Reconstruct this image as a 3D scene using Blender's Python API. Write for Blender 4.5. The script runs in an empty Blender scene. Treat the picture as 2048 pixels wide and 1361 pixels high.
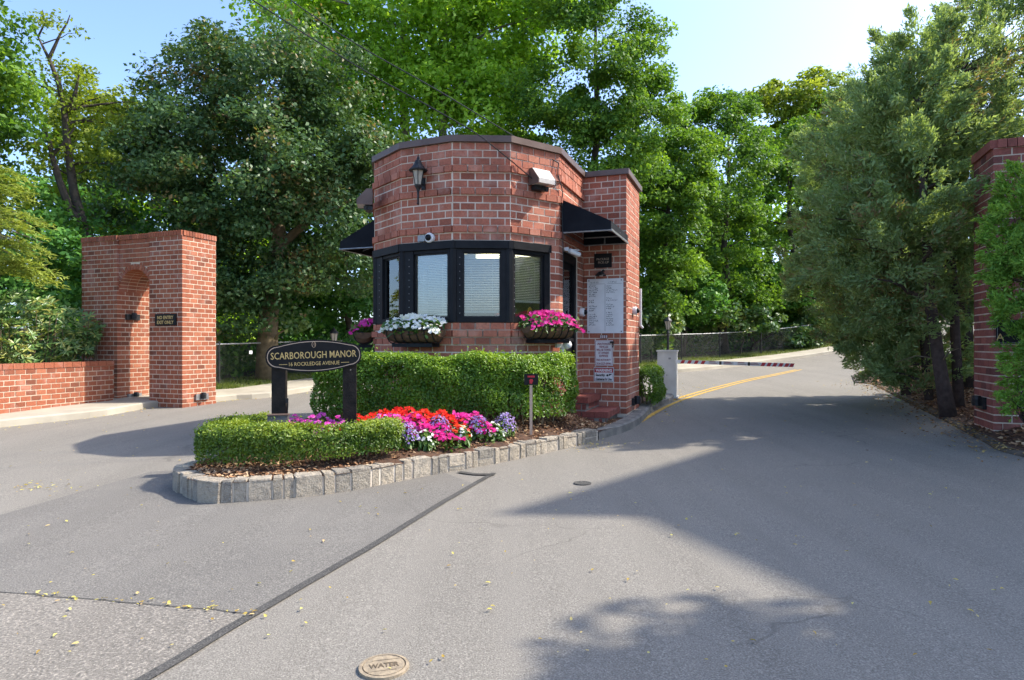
import bpy, bmesh, math, random
import numpy as np
from mathutils import Vector, Matrix

rng = np.random.default_rng(11)
random.seed(11)
S = bpy.context.scene
COL = S.collection

# ------------------------------------------------------------------ camera
CZ = 1.36                       # eye height above the near asphalt (m)
FPX, CX, HY = 1300.0, 1024.0, 688.0   # focal length, centre and horizon of the photograph in pixels
cam_d = bpy.data.cameras.new('camera')
cam_d.sensor_width = 36.0
cam_d.lens = FPX / 2048.0 * 36.0
cam_d.shift_y = (HY - 680.5) / 2048.0
cam_d.clip_end = 3000.0
cam = bpy.data.objects.new('camera', cam_d)
cam.location = (0, 0, CZ)
cam.rotation_euler = (math.radians(90), 0, 0)
COL.objects.link(cam)
S.camera = cam

# ------------------------------------------------------------------ sky and sun
SUN_EL = math.radians(46)
SUN_AZ = math.atan2(0.984, 0.18)          # clockwise from +Y
W = bpy.data.worlds.new('World'); S.world = W; W.use_nodes = True
wn = W.node_tree.nodes; wl = W.node_tree.links
wn.clear()
sky = wn.new('ShaderNodeTexSky'); sky.sky_type = 'NISHITA'; sky.sun_disc = False
sky.sun_elevation = SUN_EL; sky.sun_rotation = SUN_AZ
sky.air_density = 0.75; sky.dust_density = 2.0; sky.ozone_density = 4.0
bg = wn.new('ShaderNodeBackground'); bg.inputs['Strength'].default_value = 0.15
wo = wn.new('ShaderNodeOutputWorld')
wl.new(sky.outputs[0], bg.inputs[0]); wl.new(bg.outputs[0], wo.inputs[0])
sd = bpy.data.lights.new('sun', 'SUN'); sd.energy = 2.4; sd.angle = math.radians(0.8); sd.color = (1.0, 0.93, 0.82)
sun = bpy.data.objects.new('sun', sd); COL.objects.link(sun)
sv = Vector((math.sin(SUN_AZ) * math.cos(SUN_EL), math.cos(SUN_AZ) * math.cos(SUN_EL), math.sin(SUN_EL)))
sun.rotation_euler = sv.to_track_quat('Z', 'Y').to_euler(); sun.location = sv * 60
vs = S.view_settings
vs.view_transform = 'Standard'; vs.look = 'None'; vs.gamma = 1.0; vs.use_curve_mapping = False
vs.exposure = 1.66
S.cycles.max_bounces = 6; S.cycles.transparent_max_bounces = 12
S.cycles.diffuse_bounces = 5; S.cycles.glossy_bounces = 3; S.cycles.transmission_bounces = 4

# ------------------------------------------------------------------ terrain and picture helpers
def gz(x, y):
    """height of the pavement at plan position x, y"""
    yy = np.clip(y, 6.0, 45.0); xx = np.clip(x, -20.0, 26.0)
    z = 0.011 * (yy - 6) + 0.006 * np.maximum(0, yy - 12)
    z = z + np.where(xx > 0, 0.018 * xx, 0.014 * xx) + 0.0065 * np.maximum(0, xx - 8) ** 2
    return z
def at(px, py, d):
    return Vector(((px - CX) * d / FPX, d, CZ - (py - HY) * d / FPX))
def G(px, py, dz=0.0):
    """plan point where the sight line of a photo pixel meets the pavement (raised by dz)"""
    d = np.arange(1.0, 60.0, .01)
    x = (px - CX) * d / FPX; z = CZ - (py - HY) * d / FPX
    h = np.nonzero(z <= gz(x, d) + dz)[0]
    i = h[0] if len(h) else -1
    return (float(x[i]), float(d[i]))

# ------------------------------------------------------------------ object helpers
def tag(o, label, cat, group=None, kind=None):
    if label: o['label'] = label
    if cat: o['category'] = cat
    if group: o['group'] = group
    if kind: o['kind'] = kind
    return o
def thing(name, label, cat, loc=(0, 0, 0), rz=0.0, group=None):
    o = bpy.data.objects.new(name, None); COL.objects.link(o)
    o.location = loc; o.rotation_euler = (0, 0, rz); o.empty_display_size = 0.2
    return tag(o, label, cat, group)
def link(name, me, mats, parent=None, world=True):
    o = bpy.data.objects.new(name, me); COL.objects.link(o)
    if mats is not None and not me.materials:
        for m in (mats if isinstance(mats, (list, tuple)) else [mats]): me.materials.append(m)
    if parent is not None:
        o.parent = parent
        if world:
            p = parent; M = Matrix.Identity(4); ch = []
            while p is not None:
                ch.append(p); p = p.parent
            for p in reversed(ch):
                M = M @ p.matrix_parent_inverse @ (Matrix.Translation(p.location) @ p.rotation_euler.to_matrix().to_4x4())
            o.matrix_parent_inverse = M.inverted()
    return o
def smooth(me, on=True):
    me.polygons.foreach_set('use_smooth', [on] * len(me.polygons))

class MB:
    """collects vertices and faces of one mesh"""
    def __init__(s): s.v = []; s.f = []; s.t = []
    def add(s, vs_, fs, tint=None):
        b = len(s.v); s.v += [tuple(v) for v in vs_]
        for f in fs:
            s.f.append(tuple(b + i for i in f)); s.t.append(random.random() if tint is None else tint)
    def box(s, c, d, rz=0.0, M=None, tint=None):
        x, y, z = d[0] / 2, d[1] / 2, d[2] / 2
        P = [Vector((sx * x, sy * y, sz * z)) for sz in (-1, 1) for sy in (-1, 1) for sx in (-1, 1)]
        R = M if M is not None else Matrix.Rotation(rz, 3, 'Z')
        c = Vector(c)
        t = random.random() if tint is None else tint
        s.add([R @ p + c for p in P], [(0, 2, 3, 1), (4, 5, 7, 6), (0, 1, 5, 4), (2, 6, 7, 3), (0, 4, 6, 2), (1, 3, 7, 5)], t)
        return s
    def prism(s, poly, z0, z1):
        n = len(poly); fz = (lambda a: (lambda x, y: a)) 
        za = z0 if callable(z0) else fz(z0); zb = z1 if callable(z1) else fz(z1)
        P = [(x, y, za(x, y)) for x, y in poly] + [(x, y, zb(x, y)) for x, y in poly]
        F = [tuple(range(n - 1, -1, -1)), tuple(range(n, 2 * n))] + [(i, (i + 1) % n, n + (i + 1) % n, n + i) for i in range(n)]
        s.add(P, F, 0.5); return s
    def extr(s, pts3, off):
        """polygon of 3-D points pushed along a vector"""
        n = len(pts3); off = Vector(off)
        P = [Vector(p) for p in pts3]; P += [p + off for p in P]
        F = [tuple(range(n)), tuple(range(2 * n - 1, n - 1, -1))] + [((i + 1) % n, i, n + i, n + (i + 1) % n) for i in range(n)]
        s.add(P, F, 0.5); return s
    def tube(s, path, rad, n=6, cap=True):
        path = [Vector(p) for p in path]
        if not hasattr(rad, '__len__'): rad = [rad] * len(path)
        rings = []; prev = None
        for i, p in enumerate(path):
            a = path[max(0, i - 1)]; b = path[min(len(path) - 1, i + 1)]
            t = (b - a).normalized() if (b - a).length > 1e-9 else Vector((0, 0, 1))
            if prev is None:
                u = t.orthogonal().normalized()
            else:
                u = prev - t * prev.dot(t)
                u = u.normalized() if u.length > 1e-6 else t.orthogonal().normalized()
            prev = u; w = t.cross(u)
            rings.append([p + (u * math.cos(2 * math.pi * k / n) + w * math.sin(2 * math.pi * k / n)) * rad[i] for k in range(n)])
        V = [v for r in rings for v in r]; F = []
        for i in range(len(path) - 1):
            for k in range(n):
                F.append((i * n + k, i * n + (k + 1) % n, (i + 1) * n + (k + 1) % n, (i + 1) * n + k))
        if cap:
            F.append(tuple(range(n - 1, -1, -1))); F.append(tuple((len(path) - 1) * n + k for k in range(n)))
        s.add(V, F, random.random()); return s
    def lathe(s, prof, c=(0, 0, 0), n=12, M=None):
        c = Vector(c); V = []; F = []
        for r, z in prof:
            for k in range(n):
                p = Vector((r * math.cos(2 * math.pi * k / n), r * math.sin(2 * math.pi * k / n), z))
                V.append((M @ p if M is not None else p) + c)
        for i in range(len(prof) - 1):
            for k in range(n):
                F.append((i * n + k, i * n + (k + 1) % n, (i + 1) * n + (k + 1) % n, (i + 1) * n + k))
        F.append(tuple(range(n - 1, -1, -1))); F.append(tuple((len(prof) - 1) * n + k for k in range(n)))
        s.add(V, F, 0.5); return s
    def mesh(s, name):
        me = bpy.data.meshes.new(name); me.from_pydata(s.v, [], s.f)
        a = me.attributes.new('tint', 'FLOAT', 'FACE'); a.data.foreach_set('value', s.t)
        me.update(); return me
    def build(s, name, mat, parent=None, sm=False, origin=True):
        if parent is None and origin and s.v:
            A = np.array([tuple(v) for v in s.v]); o3 = np.array([(A[:, 0].min() + A[:, 0].max()) / 2, (A[:, 1].min() + A[:, 1].max()) / 2, A[:, 2].min()])
            s.v = [tuple(r) for r in (A - o3)]
        else: o3 = None
        me = s.mesh(name)
        if sm: smooth(me)
        o = link(name, me, mat, parent)
        if o3 is not None: o.location = tuple(o3)
        return o

def np_mesh(name, V, nper, F, tint=None):
    """mesh from numpy: V (n*k,3), F (m, c) index array"""
    me = bpy.data.meshes.new(name)
    nf, c = F.shape
    me.vertices.add(len(V)); me.vertices.foreach_set('co', V.astype(np.float32).ravel())
    me.loops.add(nf * c); me.loops.foreach_set('vertex_index', F.astype(np.int32).ravel())
    me.polygons.add(nf); me.polygons.foreach_set('loop_start', (np.arange(nf) * c).astype(np.int32))
    if tint is not None:
        a = me.attributes.new('tint', 'FLOAT', 'FACE'); a.data.foreach_set('value', tint.astype(np.float32))
    me.update(calc_edges=True)
    return me
def unit(a): return a / np.maximum(1e-9, np.linalg.norm(a, axis=-1, keepdims=True))
# leaf templates: (vertices in u (length), v (width), n), faces
T_LEAF = (np.array([[-.5, 0, 0], [-.05, .5, .10], [.5, 0, 0], [-.05, -.5, .10]]), np.array([[0, 3, 2, 1]]))
T_MAPLE = (np.array([[-.5, 0, 0], [-.25, .45, .05], [.1, .28, .08], [.5, 0, -.06], [.1, -.28, .08], [-.25, -.45, .05]]), np.array([[0, 5, 4, 3], [0, 3, 2, 1]]))
T_OVAL = (np.array([[-.5, 0, 0], [-.2, .4, .06], [.25, .35, .06], [.5, 0, -.05], [.25, -.35, .06], [-.2, -.4, .06]]), np.array([[0, 5, 4, 3], [0, 3, 2, 1]]))
T_STAR = (np.array([[0, 0, 0]] + [[(.5 if k % 2 else .34) * math.cos(k * math.pi / 5), (.5 if k % 2 else .34) * math.sin(k * math.pi / 5), .06 if k % 2 else 0] for k in range(10)]),
          np.array([[0, 2 * k + 1, (2 * k + 1) % 10 + 1, (2 * k + 2) % 10 + 1] for k in range(5)]))
T_CHIP = (np.array([[-.5, -.5, 0], [.5, -.35, .05], [.45, .5, 0], [-.5, .4, .12]]), np.array([[0, 1, 2, 3]]))
def scatter(name, tpl, C, N, L, Wd, mat, parent=None, U=None, tint=None, kind=None):
    n = len(C)
    N = unit(N)
    if U is None: U = rng.normal(size=(n, 3))
    U = U - N * (U * N).sum(1, keepdims=True); U = unit(U)
    Vv = np.cross(N, U)
    L = np.broadcast_to(L, (n,))[:, None, None]; Wd = np.broadcast_to(Wd, (n,))[:, None, None]
    tv, tf = tpl
    P = C[:, None, :] + U[:, None, :] * tv[None, :, 0:1] * L + Vv[:, None, :] * tv[None, :, 1:2] * Wd + N[:, None, :] * tv[None, :, 2:3] * L
    k = len(tv)
    F = (np.arange(n)[:, None, None] * k + tf[None]).reshape(-1, tf.shape[1])
    if tint is None: tint = rng.random(n)
    me = np_mesh(name, P.reshape(-1, 3), k, F, np.repeat(tint, len(tf)))
    if parent is None:
        o3 = np.array([C[:, 0].mean(), C[:, 1].mean(), C[:, 2].min()])
        me.transform(Matrix.Translation(Vector(-o3)))
        o = link(name, me, mat); o.location = tuple(o3)
    else: o = link(name, me, mat, parent)
    if kind: o['kind'] = kind
    return o

# ------------------------------------------------------------------ materials
def new_mat(name):
    m = bpy.data.materials.new(name); m.use_nodes = True
    nt = m.node_tree; b = nt.nodes['Principled BSDF']
    return m, nt.nodes, nt.links, b
def N_(nodes, t, **kw):
    n = nodes.new(t)
    for k, v in kw.items():
        if k in n.inputs.keys() if hasattr(n.inputs, 'keys') else False: n.inputs[k].default_value = v
        else: setattr(n, k, v)
    return n
def c4(c): return (c[0], c[1], c[2], 1.0)
def ramp(nodes, stops):
    r = nodes.new('ShaderNodeValToRGB'); e = r.color_ramp.elements
    e[0].position, e[0].color = stops[0][0], c4(stops[0][1]); e[1].position, e[1].color = stops[-1][0], c4(stops[-1][1])
    for p, c in stops[1:-1]:
        x = e.new(p); x.color = c4(c)
    return r
def noise(nodes, links, vec, scale, detail=4, rough=0.55):
    n = nodes.new('ShaderNodeTexNoise'); n.inputs['Scale'].default_value = scale
    n.inputs['Detail'].default_value = detail; n.inputs['Roughness'].default_value = rough
    links.new(vec, n.inputs['Vector']); return n.outputs['Fac']
def mixc(nodes, links, fac, a, b, mode='MIX'):
    m = nodes.new('ShaderNodeMix'); m.data_type = 'RGBA'; m.blend_type = mode
    for sock, val in ((m.inputs[0], fac), (m.inputs[6], a), (m.inputs[7], b)):
        if isinstance(val, (int, float)): sock.default_value = val
        elif isinstance(val, (tuple, list)): sock.default_value = c4(val)
        else: links.new(val, sock)
    return m.outputs[2]
def mrange(nodes, links, val, a, b, c=0.0, d=1.0):
    m = nodes.new('ShaderNodeMapRange'); m.inputs[1].default_value = a; m.inputs[2].default_value = b
    m.inputs[3].default_value = c; m.inputs[4].default_value = d
    links.new(val, m.inputs[0]); return m.outputs[0]
def bumpn(nodes, links, b, h, strength, dist):
    bp = nodes.new('ShaderNodeBump'); bp.inputs['Strength'].default_value = strength; bp.inputs['Distance'].default_value = dist
    links.new(h, bp.inputs['Height']); links.new(bp.outputs[0], b.inputs['Normal'])
def pmat(name, c1, c2=None, scale=6.0, rough=0.7, bump=0.0, bscale=60.0, metal=0.0, spec=0.4, detail=5, lo=.35, hi=.65):
    m, n, l, b = new_mat(name)
    b.inputs['Roughness'].default_value = rough; b.inputs['Metallic'].default_value = metal
    b.inputs['Specular IOR Level'].default_value = spec
    pos = n.new('ShaderNodeNewGeometry').outputs['Position']
    if c2 is None: c2 = tuple(x * 0.8 for x in c1)
    f = mrange(n, l, noise(n, l, pos, scale, detail), lo, hi)
    l.new(mixc(n, l, f, c1, c2), b.inputs['Base Color'])
    if bump: bumpn(n, l, b, noise(n, l, pos, bscale, 3), bump, 0.01)
    return m
def leafmat(name, stops, trans=0.35, rough=0.45, spec=0.35, nscale=0.6):
    m, n, l, b = new_mat(name)
    at_ = n.new('ShaderNodeAttribute'); at_.attribute_name = 'tint'
    pos = n.new('ShaderNodeNewGeometry').outputs['Position']
    nz = mrange(n, l, noise(n, l, pos, nscale, 2), .3, .7, -.3, .3)
    ad = n.new('ShaderNodeMath'); ad.operation = 'ADD'; l.new(at_.outputs['Fac'], ad.inputs[0]); l.new(nz, ad.inputs[1])
    r = ramp(n, stops); l.new(ad.outputs[0], r.inputs[0])
    l.new(r.outputs[0], b.inputs['Base Color'])
    b.inputs['Roughness'].default_value = rough; b.inputs['Specular IOR Level'].default_value = spec
    t = n.new('ShaderNodeBsdfTranslucent')
    l.new(mixc(n, l, 1.0, r.outputs[0], (1.25, 1.2, .5), 'MULTIPLY'), t.inputs[0])
    mx = n.new('ShaderNodeMixShader'); mx.inputs[0].default_value = trans
    l.new(b.outputs[0], mx.inputs[1]); l.new(t.outputs[0], mx.inputs[2])
    l.new(mx.outputs[0], n['Material Output'].inputs[0])
    return m
def brickmat(name, dark, mid, light, stain=(.55, .42, .38), stain_amt=.45, grime=(.05, .035, .03), grime_amt=.25):
    m, n, l, b = new_mat(name)
    at_ = n.new('ShaderNodeAttribute'); at_.attribute_name = 'tint'
    oi = n.new('ShaderNodeObjectInfo')
    ad = n.new('ShaderNodeMath'); ad.operation = 'ADD'; l.new(at_.outputs['Fac'], ad.inputs[0]); l.new(oi.outputs['Random'], ad.inputs[1])
    fr = n.new('ShaderNodeMath'); fr.operation = 'FRACT'; l.new(ad.outputs[0], fr.inputs[0])
    r = ramp(n, [(0, dark), (.2, mid), (.75, mid), (1, light)]); l.new(fr.outputs[0], r.inputs[0])
    pos = n.new('ShaderNodeNewGeometry').outputs['Position']
    fine = mrange(n, l, noise(n, l, pos, 45, 4), .3, .7, .78, 1.18)
    cl = n.new('ShaderNodeCombineXYZ')
    for i in range(3): l.new(fine, cl.inputs[i])
    c1 = mixc(n, l, 1.0, r.outputs[0], cl.outputs[0], 'MULTIPLY')
    st = mrange(n, l, noise(n, l, pos, 2.6, 6, .65), .54, .74, 0, stain_amt)
    c2 = mixc(n, l, st, c1, stain)
    mp = n.new('ShaderNodeMapping'); mp.inputs['Scale'].default_value = (3.2, 3.2, .55); l.new(pos, mp.inputs['Vector'])
    gr = mrange(n, l, noise(n, l, mp.outputs[0], 1.0, 6, .65), .52, .74, 0, grime_amt)     # rain streaks
    c3 = mixc(n, l, gr, c2, grime)
    l.new(c3, b.inputs['Base Color']); b.inputs['Roughness'].default_value = .85; b.inputs['Specular IOR Level'].default_value = .25
    bumpn(n, l, b, noise(n, l, pos, 130, 3), .5, .004)
    return m
def asphalt(name, base, base2, speck, gscale=130.0, big=.5, stains=.3, bump=.6, cracks=.45):
    m, n, l, b = new_mat(name)
    pos = n.new('ShaderNodeNewGeometry').outputs['Position']
    f = mrange(n, l, noise(n, l, pos, big, 6, .62), .35, .68)
    c = mixc(n, l, f, base, base2)
    mp = n.new('ShaderNodeMapping'); mp.inputs['Rotation'].default_value = (0, 0, math.radians(22)); mp.inputs['Scale'].default_value = (2.4, .16, 1)
    l.new(pos, mp.inputs['Vector'])
    tr = noise(n, l, mp.outputs[0], 1.0, 4, .6)                      # wheel-polished lanes
    c = mixc(n, l, mrange(n, l, tr, .42, .66, 0, .6), c, tuple(x * .74 for x in base))
    sp = noise(n, l, pos, 5.5, 3, .55)                                # drips of oil
    c = mixc(n, l, mrange(n, l, sp, .73, .79, 0, .6), c, tuple(x * .4 for x in base))
    g1 = noise(n, l, pos, gscale, 2, .6)
    c = mixc(n, l, mrange(n, l, g1, .53, .66, 0, .75), c, speck)
    c = mixc(n, l, mrange(n, l, g1, .33, .46, .7, 0), c, tuple(x * .35 for x in base))
    g2 = noise(n, l, pos, gscale * .37, 3, .6)
    c = mixc(n, l, mrange(n, l, g2, .35, .65, .35, 0), c, tuple(x * .55 for x in base))
    dn = n.new('ShaderNodeTexNoise'); dn.inputs['Scale'].default_value = 2.2; dn.inputs['Detail'].default_value = 5; l.new(pos, dn.inputs['Vector'])
    dv = n.new('ShaderNodeVectorMath'); dv.operation = 'MULTIPLY_ADD'; dv.inputs[1].default_value = (.55, .55, 0); l.new(dn.outputs['Color'], dv.inputs[0]); l.new(pos, dv.inputs[2])
    vo = n.new('ShaderNodeTexVoronoi'); vo.feature = 'DISTANCE_TO_EDGE'; vo.inputs['Scale'].default_value = .75; l.new(dv.outputs[0], vo.inputs['Vector'])
    ck = mrange(n, l, vo.outputs['Distance'], .002, .007, 1, 0)          # hairline cracks
    mk = mrange(n, l, noise(n, l, pos, .35, 2), .5, .62, 0, cracks)
    mu = n.new('ShaderNodeMath'); mu.operation = 'MULTIPLY'; l.new(ck, mu.inputs[0]); l.new(mk, mu.inputs[1])
    c = mixc(n, l, mu.outputs[0], c, tuple(x * .3 for x in base))
    s = noise(n, l, pos, 1.7, 7, .7)
    c = mixc(n, l, mrange(n, l, s, .6, .78, 0, stains), c, tuple(x * .5 for x in base))
    l.new(c, b.inputs['Base Color']); b.inputs['Roughness'].default_value = .82; b.inputs['Specular IOR Level'].default_value = .3
    bumpn(n, l, b, g1, bump, .006)
    return m
def emis(name, c, s):
    m, n, l, b = new_mat(name)
    b.inputs['Emission Color'].default_value = c4(c); b.inputs['Emission Strength'].default_value = s
    b.inputs['Base Color'].default_value = c4(c); return m
def glassmat(name):
    m, n, l, b = new_mat(name)
    t = n.new('ShaderNodeBsdfTransparent'); t.inputs[0].default_value = (.86, .9, .89, 1)
    g = n.new('ShaderNodeBsdfGlossy'); g.inputs['Roughness'].default_value = .02
    fr = n.new('ShaderNodeFresnel'); fr.inputs[0].default_value = 1.5
    k = mrange(n, l, fr.outputs[0], 0, 1, .09, 1)
    mx = n.new('ShaderNodeMixShader'); l.new(k, mx.inputs[0]); l.new(t.outputs[0], mx.inputs[1]); l.new(g.outputs[0], mx.inputs[2])
    l.new(mx.outputs[0], n['Material Output'].inputs[0]); return m

M = {}
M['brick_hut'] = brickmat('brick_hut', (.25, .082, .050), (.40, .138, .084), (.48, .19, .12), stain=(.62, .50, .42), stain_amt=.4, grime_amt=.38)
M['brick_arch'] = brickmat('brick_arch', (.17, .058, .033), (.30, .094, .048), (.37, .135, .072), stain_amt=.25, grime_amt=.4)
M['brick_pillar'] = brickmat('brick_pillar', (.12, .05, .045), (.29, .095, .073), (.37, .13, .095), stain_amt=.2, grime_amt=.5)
M['brick_step'] = brickmat('brick_step', (.17, .055, .043), (.24, .075, .058), (.30, .10, .08), stain_amt=.4)
M['mortar'] = pmat('mortar', (.68, .57, .43), (.52, .42, .31), 5, .95, .5, 90)
M['mortar_pale'] = pmat('mortar_pale', (.76, .66, .53), (.58, .49, .38), 4, .95, .5, 90)
M['brown_metal'] = pmat('brown_metal', (.11, .068, .052), (.15, .10, .08), 3, .45, .05, 20, 0.2)
M['black'] = pmat('black_paint', (.006, .0065, .008), (.012, .0125, .014), 8, .5, .1, 40, 0, .18)
M['black_cloth'] = pmat('black_canvas', (.008, .0095, .013), (.014, .016, .02), 4, .85, .3, 300, 0, .15)
M['black_metal'] = pmat('black_metal', (.014, .014, .015), (.03, .03, .03), 30, .5, .2, 60, .3)
M['sign_black'] = pmat('sign_black', (.007, .0063, .0063), (.012, .0105, .0105), 10, .5, 0, 60, 0, .2)
M['wood_black'] = pmat('stained_post', (.012, .010, .0085), (.026, .02, .016), 9, .7, .5, 50, 0, .2)
M['gold'] = pmat('gold_paint', (.62, .43, .16), (.52, .36, .13), 20, .4)
M['tan_line'] = pmat('tan_paint', (.50, .36, .26), (.44, .32, .22), 20, .5)
M['white'] = pmat('white_paint', (.78, .78, .76), (.68, .68, .66), 5, .45)
M['cream'] = pmat('cream_paint', (.72, .70, .64), (.66, .63, .56), 3, .6)
M['cabinet'] = pmat('cabinet_paint', (.62, .61, .57), (.50, .49, .45), 3, .5)
M['red'] = pmat('red_paint', (.50, .02, .03), (.42, .02, .025), 8, .45)
M['redtext'] = pmat('dark_red_ink', (.30, .04, .05), None, 8, .6)
M['ink'] = pmat('black_ink', (.02, .02, .022), None, 8, .6)
M['grey_metal'] = pmat('grey_metal', (.32, .32, .31), (.22, .22, .22), 12, .45, .1, 60, .6)
M['lamp_glass'] = pmat('frosted_lamp_glass', (.42, .38, .30), (.34, .30, .24), 20, .25)
M['flood_lens'] = pmat('floodlight_lens', (.62, .58, .52), (.5, .46, .42), 10, .3)
M['galv'] = pmat('galvanised_wire', (.50, .50, .47), (.38, .38, .36), 9, .5, 0, 20, .1)
M['blackwire'] = pmat('black_chain_link', (.03, .032, .03), (.06, .06, .055), 9, .5, 0, 20, .3)
M['blind'] = pmat('blind_vinyl', (.80, .78, .72), (.74, .72, .66), 3, .55)
M['interior'] = pmat('interior_wall', (.14, .14, .13), (.10, .10, .095), 2, .9)
M['glass'] = glassmat('window_glass')
M['lampon'] = emis('fluorescent_tube', (1.0, .90, .62), 1.6)
M['asphalt'] = asphalt('asphalt_main', (.235, .214, .180), (.20, .184, .158), (.38, .35, .295))
M['asphalt_new'] = asphalt('asphalt_entry', (.10, .105, .115), (.125, .128, .135), (.22, .22, .225), 120, .4, .2)
M['asphalt_mid'] = asphalt('asphalt_middle', (.19, .176, .154), (.14, .131, .117), (.32, .295, .25), 110, .9, .5, .6, .8)
M['asphalt_old'] = asphalt('asphalt_old', (.225, .203, .17), (.185, .167, .143), (.42, .375, .31), 80, .8, .35, .9)
M['tar'] = asphalt('tar_seal', (.065, .062, .056), (.095, .09, .082), (.18, .17, .15), 110, 3)
M['concrete'] = pmat('concrete', (.41, .372, .29), (.325, .29, .225), 1.6, .9, .4, 120)
M['concrete_old'] = pmat('weathered_concrete', (.25, .23, .20), (.14, .135, .12), 5, .95, .7, 40)
M['spot_grey'] = pmat('spotlight_grey', (.10, .095, .09), (.07, .067, .062), 14, .6, .1, 60, .1)
M['kerb_dirty'] = pmat('dirty_kerb', (.12, .10, .075), (.07, .055, .04), 6, .95, .8, 40)
M['granite'] = None
M['mulch_bed'] = pmat('mulch_soil', (.11, .055, .03), (.05, .027, .017), 14, .95, .9, 70)
M['yellow'] = pmat('yellow_line', (.60, .36, .05), (.40, .26, .08), 14, .8, .4, 120, lo=.45, hi=.7)
M['soil'] = pmat('forest_floor', (.05, .045, .025), (.03, .03, .015), 1.5, .95, .6, 20)
M['turf'] = pmat('turf', (.10, .13, .03), (.14, .15, .05), 3, .95, .5, 40)
M['bark_dark'] = pmat('bark_dark', (.045, .034, .025), (.085, .068, .05), 7, .95, 1.0, 22)
M['bark_brown'] = pmat('bark_brown', (.13, .10, .06), (.22, .17, .10), 7, .95, 1.0, 22)
M['bark_pale'] = pmat('bark_pale', (.30, .27, .20), (.14, .12, .085), 3, .95, .6, 14)
M['bark_cedar'] = pmat('bark_cedar', (.055, .038, .032), (.10, .07, .058), 12, .95, 1.0, 30)
M['twig'] = pmat('twig', (.14, .10, .06), (.24, .19, .12), 12, .9)
M['coco'] = pmat('coco_liner', (.16, .085, .045), (.09, .05, .03), 12, .95, .8, 90)
M['iron'] = pmat('iron_manhole', (.34, .27, .18), (.22, .175, .12), 30, .8, .5, 60)
M['chip'] = leafmat('mulch_chip', [(0, (.10, .048, .026)), (.5, (.24, .12, .06)), (.85, (.40, .24, .13)), (1, (.52, .36, .21))], 0.0, .9, .2)
M['brown_leaf'] = leafmat('brown_leaf', [(0, (.16, .08, .04)), (.5, (.32, .18, .08)), (1, (.50, .36, .14))], .1, .8, .2)
M['wire_grey'] = pmat('weathered_wire', (.20, .20, .19), (.13, .13, .125), 9, .6, 0, 20, .1)
M['litter'] = leafmat('fallen_leaf', [(0, (.34, .22, .05)), (.4, (.50, .40, .09)), (.7, (.55, .52, .16)), (1, (.58, .40, .20))], .15, .7, .2)
def G3(a, b, c): return [(0, a), (.5, b), (1, c)]
M['lf_maple'] = leafmat('leaf_maple', G3((0.058, 0.138, 0.026), (0.119, 0.242, 0.034), (0.223, 0.369, 0.046)), .42, .55, .25)
M['lf_deep'] = leafmat('leaf_deep', G3((0.044, 0.146, 0.034), (0.091, 0.233, 0.041), (0.174, 0.350, 0.056)), .35, .55, .25)
M['lf_crimson'] = leafmat('leaf_crimson', [(0, (.050, .115, .036)), (.55, (.085, .16, .052)), (.88, (.125, .20, .068)), (1, (.25, .19, .075))], .28, .45, .32)
M['lf_bright'] = leafmat('leaf_bright', G3((0.157, 0.293, 0.028), (0.286, 0.474, 0.047), (0.456, 0.686, 0.094)), .5, .55, .25)
M['lf_locust'] = leafmat('leaf_locust', G3((0.121, 0.181, 0.020), (0.208, 0.284, 0.034), (0.346, 0.414, 0.066)), .5, .55, .25)
M['lf_hemlock'] = leafmat('needle_hemlock', G3((.17, .24, .045), (.27, .34, .06), (.38, .42, .10)), .4, .6, .2)
M['lf_cedar'] = leafmat('needle_cedar', [(0, (.33, .26, .14)), (.1, (.23, .30, .13)), (.6, (.28, .40, .17)), (1, (.39, .51, .24))], .45, .75, .1)
M['lf_thuja'] = leafmat('needle_thuja', G3((0.119, 0.251, 0.041), (0.225, 0.410, 0.069), (0.355, 0.571, 0.101)), .42, .6, .2)
M['lf_rhodo'] = leafmat('leaf_rhododendron', [(0, (0.053, 0.132, 0.035)), (.5, (0.115, 0.211, 0.053)), (.9, (0.228, 0.316, 0.088)), (1, (0.351, 0.351, 0.088))], .25, .35, .5)
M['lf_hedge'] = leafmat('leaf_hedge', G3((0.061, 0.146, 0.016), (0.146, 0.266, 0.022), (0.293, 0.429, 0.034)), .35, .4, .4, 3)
M['lf_box'] = leafmat('leaf_box_hedge', G3((0.053, 0.120, 0.015), (0.143, 0.225, 0.022), (0.315, 0.390, 0.045)), .35, .4, .4, 4)
M['lf_bed'] = leafmat('leaf_bedding', G3((0.036, 0.096, 0.018), (0.072, 0.156, 0.024), (0.144, 0.240, 0.042)), .3, .4, .4)
M['grass'] = leafmat('grass_blade', G3((0.077, 0.121, 0.022), (0.143, 0.187, 0.033), (0.220, 0.242, 0.066)), .35, .6, .2)
M['fl_white'] = leafmat('petal_white', G3((.78, .78, .74), (.85, .85, .82), (.9, .9, .88)), .3, .6, .2)
M['fl_pink'] = leafmat('petal_magenta', G3((.50, .01, .16), (.72, .02, .28), (.80, .10, .45)), .3, .6, .2)
M['fl_lilac'] = leafmat('petal_pink_lilac', G3((.62, .05, .40), (.75, .14, .58), (.80, .30, .66)), .3, .6, .2)
M['fl_red'] = leafmat('petal_red', G3((.62, .012, .012), (.80, .035, .012), (.86, .10, .015)), .3, .6, .2)
M['fl_purple'] = leafmat('petal_purple', G3((.22, .13, .45), (.36, .24, .62), (.52, .42, .72)), .3, .6, .2)

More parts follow.
